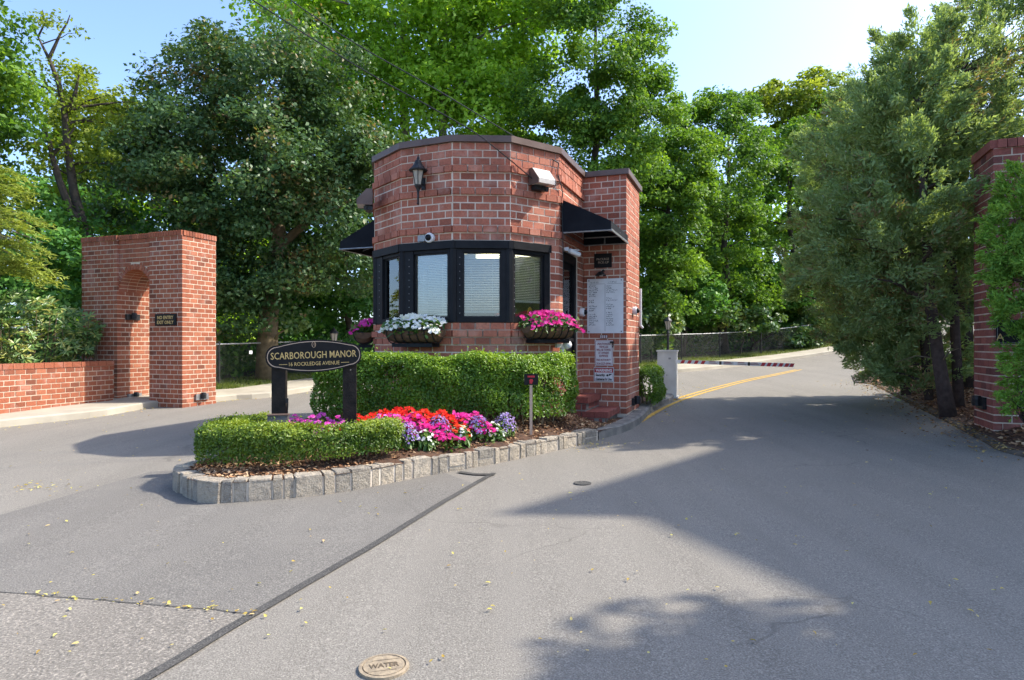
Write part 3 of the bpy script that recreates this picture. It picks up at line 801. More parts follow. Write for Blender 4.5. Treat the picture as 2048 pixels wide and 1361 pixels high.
# ------------------------------------------------------------------ arched gateway on the left
EA = np.array([.935, -.354]); UA = np.array([.354, .935])
Pc = np.array((-7.0, 13.8)); AD = .92
ZA0 = -.12; NA = 37; ZA1 = ZA0 + NA * BC_
arch = thing('brick_archway', 'tall red brick archway over the sidewalk with no entry plaque', 'archway', (float(Pc[0] - 1.4), float(Pc[1] + .9), 0))
fRF = Face(Pc - EA * .95, Pc); fRS = Face(Pc, Pc + UA * AD)
fLF = Face(Pc - EA * 3.05, Pc - EA * 1.925); fLJ = Face(Pc - EA * 1.925, Pc - EA * 1.925 + UA * AD)
RC = UA * .05
fMF = Face(Pc - EA * 1.925 + RC, Pc - EA * .95 + RC)
for f, nm in ((fRF, 'pillar'), (fLF, 'pillar')):
    m = MB(); c = f.pt(f.len / 2, -AD / 2, 0)
    m.box((c.x, c.y, (ZA0 - .2 + ZA1) / 2), (f.len - .009, AD - .009, ZA1 - ZA0 + .2), f.rz); m.build(nm, M['mortar'], arch)
m = MB(); RA = .4875; ZSP = 2.52; pts = []
for i in range(13):
    t = math.pi * i / 12; pts.append(fMF.pt(RA - (RA + .004) * math.cos(t), -.007, ZSP + (RA + .004) * math.sin(t)))
pts += [fMF.pt(2 * RA, -.012, ZA1), fMF.pt(0, -.012, ZA1)]
m.extr(pts, (UA[0] * (AD - .1), UA[1] * (AD - .1), 0)); m.build('lintel', M['mortar'], arch)
bk = []
TR = ((0, 0), (.1, 0)); TL = ((0, .1), (0, 0))
bk += [b + (0,) for b in lay(fRF, ZA0, NA, trim=((0, 0), (0, .1)))]
bk += [b + (0,) for b in lay(fRS, ZA0, NA, trim=((.1, 0), (0, 0)))]
bk += [b + (1,) for b in lay(fLF, ZA0, NA, trim=((0, 0), (0, .1)))]
bk += [b + (1,) for b in lay(fLJ, ZA0, NA, trim=((.1, 0), (0, 0)))]
RO = RA + .11
mh = []
for r in range(NA):
    zb = ZA0 + r * BC_; zc = zb + BC_ / 2
    if zb < ZSP: mh.append((-1, 9, zc - .01, zc + .01))
    elif zb - ZSP < RO:
        hc = math.sqrt(RO ** 2 - min(RO - .005, zb - ZSP + .045) ** 2); mh.append((RA - hc, RA + hc, zc - .01, zc + .01))
bk += [b + (1,) for b in lay(fMF, ZA0, NA, holes=mh)]
nv = 19
for i in range(nv):
    t = math.pi * (i + .5) / nv
    Mx = Matrix.Rotation(fMF.rz, 3, 'Z') @ Matrix.Rotation(-(math.pi / 2 - t) * -1, 3, 'Y') if False else Matrix.Rotation(fMF.rz, 3, 'Z') @ Matrix.Rotation(t - math.pi / 2, 3, 'Y')
    for j in range(4):
        p = fMF.pt(RA - (RA + .055) * math.cos(t), .014 - .11 - j * .22, ZSP + (RA + .055) * math.sin(t))
        bk.append((p, (math.pi * RA / nv - .012, .21, .118), 0, 0 if j == 0 else 2, Mx))
caps = []
for f, a0, a1 in ((fRF, 0, None), (fLF, 0, None), (fMF, .0, None), (fRS, .02, None)):
    caps += [b + (0,) for b in rowlock(f, ZA1 - .004, .11, .072, .022, .2, a0, a1)]
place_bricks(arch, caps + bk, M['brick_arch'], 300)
m = MB()
cc = fRF.pt(-.575, -AD / 2 - .06, ZA1 + .045); m.box(cc, (2.85, AD - .2, .09), fRF.rz); m.build('capping', M['mortar'], arch)

def bracket(label, f, px, py, group='black gate hardware bolted to the brickwork', plate=(.34, .13), mat='grey_metal'):
    a, p = f.spot(px, py, 0)
    t = thing('gate_bracket', label, 'bracket', (p.x, p.y, p.z), f.rz, group)
    m = MB(); m.box((0, -.022, 0), (plate[0], .044, plate[1])); m.build_local = True
    o = link('plate', m.mesh('plate'), M[mat], t, False)
    m = MB(); m.lathe([(.055, -.06), (.06, .03), (.05, .075), (.0, .08)], (0, -.075, .02), 10); m.box((0, -.07, .01), (.07, .09, .06))
    link('socket', m.mesh('socket'), M['black_metal'], t, False)
    return t
bracket('grey bracket plate low on the sunlit side of the archway', fRS, 402, 794)
bracket('dark bracket plate halfway up the inner jamb of the archway', fLJ, 264, 635, mat='black_metal')
bracket('rusty bracket plate at the foot of the inner jamb of the archway', fLJ, 268, 793)
def plaque(name, label, cat, f, x0, y0, x1, y1, mat, th=.02, group=None, border=None):
    """flat sign on a wall face, given by the photo pixels of two opposite corners"""
    a0, p0 = f.spot(x0, (y0 + y1) / 2); a1, p1 = f.spot(x1, (y0 + y1) / 2)
    xm = (x0 + x1) / 2; am, pt_ = f.spot(xm, y0); _, pb = f.spot(xm, y1)
    c = f.pt((a0 + a1) / 2, th / 2 + .008, (pt_.z + pb.z) / 2); w = a1 - a0; h = pt_.z - pb.z
    t = thing(name, label, cat, (c.x, c.y, c.z), f.rz, group)
    m = MB(); m.box((0, 0, 0), (w, th, h)); o = link('panel', m.mesh('panel'), M[mat], t, False)
    if border:
        m = MB(); b = .012
        for cx_, cz_, ww, hh in ((0, h / 2 - b, w - b, .006), (0, -h / 2 + b, w - b, .006), (w / 2 - b, 0, .006, h - 2 * b), (-w / 2 + b, 0, .006, h - 2 * b)):
            m.box((cx_, -th / 2 - .001, cz_), (ww, .003, hh))
        link('border', m.mesh('border'), M[border], t, False)
    return t, w, h, th
def letter(t, s, x, z, h, mat, th, width=None, bold=0.0):
    return text(s, t, (x, -th / 2 - .003, z), 0, h, M[mat], 'lettering', width, True, bold=bold)
t, w, h, th = plaque('traffic_plaque', 'small black plaque with gold NO ENTRY EXIT ONLY lettering', 'sign', fRF, 312, 628.5, 354, 652, 'sign_black')
letter(t, 'NO ENTRY', 0, h * .2, h * .29, 'gold', th, w * .76, .002); letter(t, 'EXIT ONLY', 0, -h * .21, h * .29, 'gold', th, w * .78, .002)

# low garden wall
W0 = np.array((-10.45, 8.2)); W1 = np.array((-8.66, 14.15)); 
W0 = W1 - (W1 - np.array((-9.3, 11.8))) / np.linalg.norm(W1 - np.array((-9.3, 11.8))) * 5.2
fLW = Face(W0, W1)
lw = thing('garden_wall', 'low red brick garden wall with pale mortar joining the archway', 'wall', (float(W1[0] - .6), float(W1[1] - 1.8), 0))
m = MB(); c = fLW.pt(fLW.len / 2, -.107, .42); m.box(c, (fLW.len - .02, .2, .94), fLW.rz); m.build('core', M['mortar'], lw)
bb = [b + (0,) for b in lay(fLW, -.035, 9, holes=[(-.1, 1.1, -1, 9)])] + [b + (1,) for b in lay(fLW, -.035, 9, holes=[(1.1, 9, -1, 9)])]
bb += [b + (0,) for b in rowlock(fLW, -.035 + 9 * BC_ - .003, .105, .20, .012, .26)]
place_bricks(lw, bb, M['brick_arch'], 300)

# ------------------------------------------------------------------ right-hand gate pillar
Pr = np.array((6.295, 8.5))
fPL = Face(Pr + np.array((.27, .80)), Pr); fPF = Face(Pr, Pr + RX * 1.0)
gp = thing('gate_pillar', 'dark red brick gate pillar half hidden by a green conifer', 'pillar', (float(Pr[0] + .5), float(Pr[1] + .2), .2))
fPL = Face(Pr + UX * .80, Pr)
m = MB(); c = fPF.pt(.5, -.40, 0); m.box((c.x, c.y, 1.95), (.986, .786, 4.0), fPF.rz); m.build('core', M['mortar_pale'], gp)
ZP0 = .02
bp = [b + (0,) for b in lay(fPL, ZP0, 38, trim=((0, 0), (0, .1)))] + [b + (0,) for b in lay(fPF, ZP0, 38, trim=((.1, 0), (0, 0)))]
bp += [b + (0,) for b in rowlock(fPL, ZP0 + 38 * BC_ - .004, .115, .2, .03, .1)] + [b + (0,) for b in rowlock(fPF, ZP0 + 38 * BC_ - .004, .115, .105, .03, .1, .04)]
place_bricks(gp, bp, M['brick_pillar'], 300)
m = MB(); c = fPF.pt(.52, -.42, ZP0 + 38 * BC_ + .05); m.box(c, (.88, .70, .10), fPF.rz); m.build('capping', M['mortar'], gp)
bracket('black bracket at the foot of the right-hand gate pillar', fPL, 1966, 806, plate=(.30, .16), mat='black_metal')
t, w, h, th = plaque('wall_plaque', 'black plaque with gold letter on the right-hand gate pillar', 'sign', fPF, 1991, 640, 2047, 688, 'sign_black', border='grey_metal')
letter(t, 'A', -w * .36, -h * .22, h * .3, 'gold', th)
bracket('black bracket at the foot of the gatehouse wing beside the kerb', fGH, 1266, 803, plate=(.26, .12), mat='black_metal')

# ------------------------------------------------------------------ things on the gatehouse
def on_face(name, label, cat, f, px, py, o=0.0, group=None):
    a, p = f.spot(px, py, o); return thing(name, label, cat, (p.x, p.y, p.z), f.rz, group)
def lp(m, name, mat, t, sm=False):
    me = m.mesh(name)
    if sm: smooth(me)
    return link(name, me, M[mat], t, False)
# coach lantern
t = on_face('wall_lantern', 'black coach lantern with frosted panes on the brick bow', 'lantern', fBC, 848, 366)
m = MB(); m.box((0, -.012, -.02), (.055, .024, .16)); m.tube([(0, -.02, -.03), (0, -.10, -.05), (0, -.15, -.06)], .014, 6); lp(m, 'wall_bracket', 'black_metal', t)
m = MB(); m.lathe([(.045, -.065), (.085, .14)], (0, -.15, 0), 6); lp(m, 'glass', 'lamp_glass', t)
m = MB()
for k in range(6):
    a = math.pi * 2 * k / 6; m.tube([(.046 * math.cos(a), -.15 + .046 * math.sin(a), -.07), (.088 * math.cos(a), -.15 + .088 * math.sin(a), .145)], .006, 4)
m.lathe([(.05, -.085), (.055, -.065), (.04, -.063)], (0, -.15, 0), 8); lp(m, 'cage', 'black_metal', t)
m = MB(); m.lathe([(.125, .125), (.13, .14), (.10, .165), (.06, .215), (.04, .27), (.02, .28), (.02, .30), (.012, .32), (.002, .36)], (0, -.15, 0), 12); lp(m, 'cap', 'black_metal', t)
m = MB(); m.lathe([(.004, -.34), (.02, -.32), (.012, -.30), (.016, -.16), (.028, -.12), (.05, -.085)], (0, -.15, 0), 8); lp(m, 'tail', 'black_metal', t)
# floodlights
def flood(label, f, px, py, tilt=0):
    t = on_face('floodlight', label, 'floodlight', f, px, py, 0, 'wall floodlights on the gatehouse')
    m = MB(); pts = [(-.16, -.02, .14), (-.16, -.10, .14), (-.16, -.24, -.02), (-.16, -.24, -.09), (-.16, -.02, -.09)]
    m.extr(pts, (.012, 0, 0)); m.extr([(p[0] + .308, p[1], p[2]) for p in pts], (.012, 0, 0)); m.box((0, -.03, .03), (.30, .03, .22)); lp(m, 'housing', 'brown_metal', t)
    m = MB(); m.extr([(-.148, -.05, .14), (-.148, -.10, .14), (-.148, -.235, -.02), (-.148, -.235, -.085), (-.148, -.05, -.085)], (.296, 0, 0)); lp(m, 'lens', 'flood_lens', t)
    m = MB(); m.box((0, -.07, -.125), (.22, .10, .06)); m.lathe([(.03, -.03), (.035, .03), (.0, .035)], (.09, -.11, -.13), 8); lp(m, 'base', 'black_metal', t)
flood('wall pack floodlight with pale lens beside the right awning', fDE, 1073, 362)
flood('dark floodlight sticking out from the left flank of the gatehouse', Face(A0, A), 748, 402)
# security cameras
def dome(label, f, px, py, o=0.0):
    t = on_face('security_camera', label, 'camera', f, px, py, o)
    R = Matrix.Rotation(math.radians(90), 3, 'X')
    m = MB(); m.lathe([(.068, 0), (.07, .05), (.06, .07)], (0, 0, 0), 16, R); lp(m, 'housing', 'white', t, False)
    m = MB(); m.lathe([(.045, .065), (.042, .09), (.028, .108), (.0, .115)], (0, 0, 0), 14, R); lp(m, 'lens', 'black', t, True)
    return t
t = dome('round white security camera with black lens above the bow windows', fBC, 862, 477)
m = MB(); m.box((-.13, -.025, .0), (.11, .05, .085)); lp(m, 'junction_box', 'grey_metal', t)
dome('white dome camera on the brick jamb beside the door', fEF, 1161, 625)
dome('white dome camera on the sunlit side of the gatehouse wing', fGH, 1266, 622)
t = on_face('bullet_camera', 'small white bullet camera hanging above the gatehouse door', 'camera', fEF, 1127, 503, .02)
m = MB(); m.box((0, -.03, .03), (.05, .06, .05)); m.tube([(0, -.03, .02), (.03, -.10, -.02)], .012, 6); lp(m, 'mount', 'white', t)
m = MB(); m.tube([(-.03, -.08, .0), (.10, -.20, -.05)], .035, 8); m.box((.03, -.14, .015), (.15, .05, .01), .6 - 1.3); lp(m, 'body', 'white', t)
t = on_face('outdoor_lamp', 'white globe lamp on a pale pipe below the right flower box', 'lamp', fDE, 1113, 690, .06)
m = MB(); m.lathe([(.01, -.065), (.055, -.04), (.07, 0), (.055, .04), (.02, .06)], (.10, -.06, 0), 12); lp(m, 'globe', 'white', t, True)
m = MB(); m.box((0, -.02, -.01), (.16, .05, .06)); m.box((.04, -.02, -.26), (.06, .05, .44)); lp(m, 'pipe', 'cream', t)
t = on_face('conduit', 'white downpipe on the far side of the gatehouse wing', 'pipe', fGH, 1272, 617, .03)
m = MB(); m.tube([(.12, -.03, -.30), (.12, -.03, .35)], .022, 8); m.tube([(.12, -.03, -.30), (.16, -.06, -.34)], .024, 8); lp(m, 'pipe', 'white', t)
# cloth awnings
def awning(label, f, a0, a1, zb, zt, s, drop=.13):
    p = f.pt((a0 + a1) / 2, 0, zb); t = thing('awning', label, 'awning', (p.x, p.y, p.z), f.rz, 'black canvas awnings over the side doors')
    x0 = a0 - (a0 + a1) / 2; x1 = -x0; h = zt - zb
    m = MB(); th = .012
    V_ = [(x0, -.02, h), (x1, -.02, h), (x1, -s, drop), (x0, -s, drop), (x1, -s, 0), (x0, -s, 0)]
    m.extr([V_[0], V_[1], V_[2], V_[3]], (0, .004, -th)); m.extr([V_[3], V_[2], V_[4], V_[5]], (0, th, 0))
    m.extr([(x0, -.02, h), (x0, -s + .0, drop), (x0, -s + .0, 0), (x0, -.02, 0)], (-.006, 0, 0)); m.extr([(x1, -.02, h), (x1, -s, drop), (x1, -s, 0), (x1, -.02, 0)], (.006, 0, 0))
    lp(m, 'canopy', 'black_cloth', t)
    m = MB(); r = .013
    for a, b in (((x0, -.03, 0), (x0, -s, 0)), ((x1, -.03, 0), (x1, -s, 0)), ((x0, -s, 0), (x1, -s, 0)), ((x0, -.03, 0), (x1, -.03, 0)), ((0, -.03, h * .55), (0, -s, .06)), ((x1 - .02, -.03, .12), (x1 - .02, -s, .12)), ((x1 - .02, -s * .5, 0), (x1 - .02, -s * .5, .12))):
        m.tube([a, b], r, 6)
    for (y, z) in ((-s - .006, .004), ): m.box((0, y, z), (x1 - x0 + .02, .012, .03))
    lp(m, 'frame', 'grey_metal', t)
awning('black canvas awning over the gatehouse door, spanning to the brick wing', fEF, .08, 1.40, 2.975, 3.46, .745)
fLS = Face(A0 + UX * 1.44, A0)
awning('black canvas awning on the far left flank of the gatehouse', fLS, .05, 1.38, 2.96, 3.44, .745)
# signs on the wing
t, w, h, th = plaque('pickup_sign', 'black PACKAGE PICK-UP sign under the awning', 'sign', fFG, 1189, 508, 1224, 536, 'sign_black')
letter(t, 'PACKAGE', 0, h * .10, h * .17, 'tan_line', th, w * .70); letter(t, 'PICK-UP', .01, -h * .14, h * .17, 'tan_line', th, w * .60)
t = on_face('gooseneck_lamp', 'small dark sign lamp above the white name board', 'lamp', fFG, 1206, 549)
m = MB(); m.tube([(.02, 0, .05), (.02, -.08, .06), (0, -.13, .02)], .012, 6); m.lathe([(.035, .03), (.09, -.03), (.085, -.04), (.02, .01)], (-.01, -.13, 0), 12); lp(m, 'shade', 'black_metal', t)
m = MB(); m.lathe([(.03, -.045), (.032, -.02), (.0, -.01)], (0, -.13, 0), 8); lp(m, 'bulb', 'white', t)
t, w, h, th = plaque('name_board', 'white notice board with two columns of handwritten names', 'notice board', fFG, 1175, 558, 1247, 667, 'white', .015)
m = MB()
for sx in (-1, 1):
    for sz in (-1, 1): m.lathe([(.009, 0), (.009, .008), (.0, .01)], (sx * (w / 2 - .03), -th / 2, sz * (h / 2 - .03)), 8, Matrix.Rotation(math.radians(90), 3, 'X'))
m.box((0, -th / 2 - .001, -.03), (.004, .002, h * .86)); lp(m, 'screw', 'black_metal', t)
m = MB(); hr = random.Random(3)
def scrawl(m, x, z, n, hh, thick=.0035):
    for k in range(n):
        x0 = x + k * hh * .95; pts = [(x0 + hr.uniform(0, .75) * hh, z + hr.uniform(-.5, .5) * hh) for _ in range(4)]
        for (xa, za), (xb, zb) in zip(pts[:-1], pts[1:]):
            L_ = math.hypot(xb - xa, zb - za)
            if L_ < .002: continue
            Mr = Matrix.Rotation(-math.atan2(zb - za, xb - xa), 3, 'Y'); m.box(((xa + xb) / 2, -th / 2 - .0015, (za + zb) / 2), (L_ + thick, .002, thick), M=Mr)
scrawl(m, -w * .40, h * .435, 5, .028); scrawl(m, w * .08, h * .435, 6, .026)
m.box((-w * .22, -th / 2 - .001, h * .405), (w * .42, .002, .003)); m.box((w * .26, -th / 2 - .001, h * .405), (w * .4, .002, .003))
zz = h * .37
for k in range(20):
    if k not in (6, 9, 13): scrawl(m, -w * .45, zz, hr.choice((4, 5, 6, 7)), .024, .0045)
    if k not in (4, 5, 8, 12): scrawl(m, w * .035, zz - .006, hr.choice((4, 5, 6, 8)), .024, .0045)
    zz -= h * .0375
lp(m, 'handwriting', 'ink', t)
t, w, h, th = plaque('towing_sign', 'white metal sign with dark red towing notice', 'sign', fFG, 1190, 681, 1226, 732, 'white', .006, border='redtext')
zz = h * .36
for s_, ww in (('UNAUTHORIZED', .74), ('VEHICLES', .5), ('WILL BE TOWED', .8), ("AT OWNER'S", .6), ('EXPENSE', .48)):
    letter(t, s_, 0, zz, h * .085, 'redtext', th, w * ww, .001); zz -= h * .118
letter(t, 'END AUTHORITY', 0, -h * .27, h * .08, 'redtext', th, w * .8, .001); letter(t, '914-327-0990', 0, -h * .41, h * .08, 'redtext', th, w * .8, .001)
m = MB(); m.box((w * .47, -.03, h * .42), (.06, .05, .03)); m.tube([(w * .5, -.03, h * .4), (w * .53, -.03, h * .3), (w * .5, -.03, h * .22)], .008, 5); lp(m, 'clip', 'black_metal', t)
t, w, h, th = plaque('warning_sign', 'white sign with red WARNING banner about security cameras', 'sign', fFG, 1188, 735, 1228, 764, 'white', .006, border='ink')
m = MB(); m.box((0, -th / 2 - .001, h * .29), (w * .92, .002, h * .29)); lp(m, 'banner', 'red', t)
letter(t, 'WARNING', 0, h * .29, h * .19, 'white', th + .003, w * .82, .003)
letter(t, 'Security', -w * .17, -h * .05, h * .17, 'ink', th, w * .46, .002); letter(t, 'Cameras In Use', 0, -h * .31, h * .17, 'ink', th, w * .8, .002)
m = MB(); R = Matrix.Rotation(math.radians(90), 3, 'X'); m.lathe([(.018, 0), (.018, .002)], (w * .18, -th / 2, -h * .05), 10, R); m.extr([(w * .25, -th / 2 - .002, -h * .10), (w * .40, -th / 2 - .002, h * .02), (w * .40, -th / 2 - .002, h * .06), (w * .25, -th / 2 - .002, h * .05)], (0, .0015, 0)); lp(m, 'camera_symbol', 'ink', t)
t, w, h, th = plaque('number_tag', 'tiny white figures on the brick above the towing sign', 'sign', fFG, 1200, 670.5, 1216, 677.5, 'brick_step', .004)
for k in range(4): 
    m = MB(); m.box((-w * .36 + k * w * .24, -th / 2 - .001, 0), (w * .1, .003, h * .85)); lp(m, 'figure', 'white', t)

# items on the window counter
t = thing('yellow_bottle', 'yellow object standing behind the right-hand bow window', 'bottle', tuple(fDE.pt(fDE.px(1075), -.17, ZW0 + .012)))
m = MB(); m.lathe([(.05, 0), (.055, .04), (.05, .12), (.025, .20), (.0, .22)], (0, 0, 0), 10); lp(m, 'body', 'yellow', t, True)
t = thing('desk_ornament', 'small red and white ornament behind the centre window', 'ornament', tuple(fCD.pt(fCD.px(996), -.16, ZW0 + .09)))
m = MB(); m.lathe([(.05, -.08), (.055, -.02), (.03, .01), (.0, .01)], (0, 0, 0), 10); lp(m, 'body', 'white', t, True)
m = MB(); m.lathe([(.045, 0), (.04, .03), (.0, .045)], (0, 0, 0), 10); lp(m, 'cap', 'red', t, True)

# ------------------------------------------------------------------ name sign on two posts
sd0, sd1 = at(557, 700, 7.05), at(699, 700, 7.2)
sc_ = (sd0 + sd1) / 2; srz = math.atan2(sd1.y - sd0.y, sd1.x - sd0.x)
ts = thing('name_sign', 'black oval-ended SCARBOROUGH MANOR sign on two square posts', 'sign', (sc_.x, sc_.y, float(islz(sc_.x, sc_.y))), srz)
zb_ = float(islz(sc_.x, sc_.y)); hw = (sd1 - sd0).length / 2
for sx in (-1, 1):
    m = MB(); m.box((sx * hw, .075, (1.30 - zb_) / 2 - .1), (.145, .145, 1.30 - zb_ + .2)); lp(m, 'post', 'wood_black', ts)
bz = CZ - (712.5 - HY) * 7.05 / FPX - zb_
def plaq_outline(k=0.0, n=10):
    Wd, He, Hc = .505 - k, .127 - k, .178 - k; xe = .375; P = []
    def arc(x0, x1, y0, bul):
        return [(x0 + (x1 - x0) * i / n, y0 + bul * (1 - ((2 * i / n) - 1) ** 2)) for i in range(n + 1)]
    rr = .115 - k * .5
    top = arc(-xe, xe, He, Hc - He)
    bot = arc(xe, -xe, -He, -(Hc - He))
    right = [(Wd - rr + rr * math.sin(a), (He - rr) + rr * math.cos(a)) for a in np.linspace(0, math.pi / 2, 6)] + [(Wd - rr + rr * math.cos(a), -(He - rr) - rr * math.sin(a)) for a in np.linspace(0, math.pi / 2, 6)]
    left = [(-x, z) for x, z in right[::-1]]
    P = top + right + bot + [(-x, -z) for x, z in right]
    return P
board_o = plaq_outline()
m = MB(); m.extr([(x, -.025, z) for x, z in board_o], (0, .025, 0))
bd = lp(m, 'board', 'sign_black', ts); bd.location = (0, 0, bz); bd.rotation_euler = (0, math.radians(-1.9), 0)
o1, o2 = plaq_outline(.016), plaq_outline(.0235)
m = MB(); n = len(o1)
m.add([(x, -.0275, z) for x, z in o1] + [(x, -.0275, z) for x, z in o2], [(i, (i + 1) % n, n + (i + 1) % n, n + i) for i in range(n)], .5)
lp(m, 'border', 'tan_line', bd)
text('SCARBOROUGH MANOR', bd, (0, -.027, .012), 0, .078, M['gold'], 'lettering', .90, True, bold=.0006)
text('16 ROCKLEDGE AVENUE', bd, (0, -.027, -.082), 0, .042, M['gold'], 'lettering', .53, True, bold=.0002)
m = MB()
for sx in (-1, 1): m.box((sx * .325, -.027, -.082), (.085, .003, .005))
lp(m, 'dash', 'gold', bd)
m = MB()
ring = [(.020 * math.cos(a), -.0275, .125 + .032 * math.sin(a)) for a in np.linspace(0, 2 * math.pi, 17)]
m.tube(ring, .0022, 4); m.tube([(-.012, -.0275, .105), (-.008, -.0275, .145), (.008, -.0275, .105), (.012, -.0275, .145)], .0022, 4)
lp(m, 'emblem', 'tan_line', bd)
m = MB(); m.tube([(hw + .005, -.03, bz - .155), (hw + .015, -.03, bz - .165)], .012, 6); m.tube([(-hw + .085, 0, .55), (-hw + .10, -.02, .50), (-hw + .09, -.01, .3), (-hw + .10, 0, .1)], .006, 5); m.box((-hw + .09, -.01, .52), (.025, .03, .05)); lp(m, 'cable', 'black_metal', ts)
# spotlight aimed at the sign
p = at(556, 838, 6.85); t = thing('ground_spotlight', 'low grey spotlight box in front of the name sign', 'spotlight', (p.x, p.y, p.z), srz)
m = MB(); m.extr([(-.10, -.05, -.05), (-.10, .07, -.05), (-.10, .07, .03), (-.10, -.03, .035)], (.2, 0, 0)); lp(m, 'housing', 'spot_grey', t)
m = MB(); m.box((0, .02, .04), (.215, .12, .012)); m.tube([(0, .02, -.05), (0, .02, -.3)], .014, 6); lp(m, 'hood', 'brown_metal', t)
# small stake sign
p0 = at(1062, 860, 8.10); zt_ = CZ - (770 - HY) * 8.10 / FPX; zg = float(islz(p0.x, p0.y))
t = thing('stake_sign', 'small dark square sign with red emblem on a pale wooden stake', 'sign', (p0.x, p0.y, zg), .05)
m = MB(); m.box((0, 0, (zt_ + .05 - zg) / 2 - .05), (.035, .02, zt_ + .05 - zg + .1)); lp(m, 'stake', 'tan_line', t)
m = MB(); hs = 22 * 8.10 / FPX; m.box((0, -.02, zt_ - zg + hs / 2), (.175, .012, hs)); lp(m, 'panel', 'sign_black', t)
m = MB(); m.box((0, -.028, zt_ - zg + hs * .76), (.09, .004, .022)); m.lathe([(.025, 0), (.022, .003)], (0, -.026, zt_ - zg + hs * .36), 8, Matrix.Rotation(math.radians(90), 3, 'X')); m.box((-.004, -.03, zt_ - zg + hs * .2), (.035, .004, .02)); lp(m, 'emblem', 'red', t)

# ------------------------------------------------------------------ barrier gate
bxp = (3.40, 14.2); zg = float(gz(*bxp)) + .02
tb = thing('barrier_gate', 'pale grey barrier cabinet with red and white striped arm', 'barrier', (bxp[0], bxp[1], zg), math.radians(-19))
m = MB(); m.box((0, 0, .5), (.40, .36, 1.0)); lp(m, 'cabinet', 'cabinet', tb)
m = MB(); m.box((0, 0, 1.02), (.44, .40, .035)); m.box((0, 0, .02), (.46, .42, .04)); lp(m, 'lid', 'cabinet', tb)
m = MB(); m.box((.06, -.185, .86), (.05, .01, .04)); m.lathe([(.012, 0), (.012, .01)], (.0, -.18, .5), 8, Matrix.Rotation(math.radians(90), 3, 'X')); lp(m, 'lock', 'grey_metal', tb)
m = MB(); m.box((1.36, -.23, .80), (2.32, .03, .074), 0); arm = lp(m, 'arm', 'white', tb)
arm.location = (0, 0, 0); arm.rotation_euler = (0, math.radians(1.2), math.radians(-6))
for k, x in enumerate([.30, .44, .58, .72] + [1.90, 2.01, 2.12, 2.23, 2.34, 2.43]):
    m = MB(); sl = .035; m.extr([(x, -.247, .764), (x + .07, -.247, .764), (x + .07 + sl, -.247, .836), (x + sl, -.247, .836)], (0, .0015, 0)); lp(m, 'stripe', 'red', arm)
for x, c in ((.98, 'cream'), (1.28, 'cabinet'), (1.55, 'cream'), (1.80, 'cabinet')):
    m = MB(); m.box((x, -.247, .80), (.20, .003, .07)); lp(m, 'decal', c, arm)
    m = MB(); m.box((x - .02, -.2495, .82), (.13, .002, .014)); m.box((x - .01, -.2495, .79), (.16, .002, .01)); lp(m, 'decal_print', 'redtext', arm)
for x in (1.12, 1.68):
    m = MB(); m.box((x, -.25, .80), (.045, .012, .075)); lp(m, 'clamp', 'black_metal', arm)

# ------------------------------------------------------------------ chain link fence
fl = resample(offset_line(kerb_line, 2.35)[24:], .2)
fence_z = lambda x, y: gz(x, y) + .2
def fence(label, L, H, mat, grp, post_step, rail_mat, cell=.062):
    t = thing('chain_link_fence', label, 'fence', (float(L[len(L) // 2][0]), float(L[len(L) // 2][1]), float(fence_z(*L[len(L) // 2]))), 0, grp)
    s = arclen(L); m = MB()
    def P(q, h):
        x, y = np.interp(q, s, L[:, 0]), np.interp(q, s, L[:, 1]); return Vector((x, y, float(fence_z(x, y)) + h))
    wd = .0019
    for dr in (1, -1):
        q = -H
        while q < s[-1] + H:
            a, b = q, q + dr * H; h0, h1 = .04, H - .02
            if min(a, b) > 0 and max(a, b) < s[-1]:
                p0, p1 = P(a, h0), P(b, h1); pm = P((a + b) / 2, (h0 + h1) / 2)
                for u_, v_ in ((p0, pm), (pm, p1)):
                    d = (v_ - u_).normalized(); w = d.cross(Vector((.3, -.95, 0))).normalized() * wd; nn = Vector((.2, -.5, 0)) * wd
                    m.add([u_ - w, u_ + nn, u_ + w, v_ + w, v_ + nn, v_ - w], [(0, 1, 4, 5), (1, 2, 3, 4)], .5)
            q += cell * 1.414
    m.build('mesh', M[mat], t)
    m = MB(); m.tube([P(q, H) for q in np.arange(0, s[-1], .5)], .020, 6); m.build('top_rail', M[rail_mat], t)
    for q in np.arange(.05, s[-1], post_step):
        m = MB(); p = P(q, 0); m.tube([(p.x, p.y, p.z - .3), (p.x, p.y, p.z + H + .05)], .032, 8); m.lathe([(.036, H + .05), (.03, H + .075), (.0, H + .085)], (p.x, p.y, p.z), 8); m.build('post', M[rail_mat if mat == 'galv' else 'blackwire'], t)
    return t
sfl = arclen(fl)
iL = [i for i in range(len(fl)) if fl[i][1] > 14.3 and fl[i][0] < -3.5]; iR = [i for i in range(len(fl)) if fl[i][0] > 2.0 and fl[i][1] < 41]
fence('black chain link fence behind the sidewalk left of the gatehouse', fl[iL[0]:iL[-1]], 1.1, 'blackwire', 'chain link fences beyond the drive', 2.4, 'galv')
fence('long grey chain link fence climbing beside the uphill drive', fl[iR[0]:iR[-1]], 1.1, 'wire_grey', 'chain link fences beyond the drive', 3.0, 'galv', .075)
p = at(503, 705, 17.2); m = MB(); m.box((p.x, p.y - .05, p.z), (.10, .006, .085), math.atan2(.6, .3)); m.box((p.x, p.y - .055, p.z), (.06, .004, .01), math.atan2(.6, .3))
tag(m.build('fence_tag', M['white']), 'small white tag wired to the black chain link fence', 'tag')
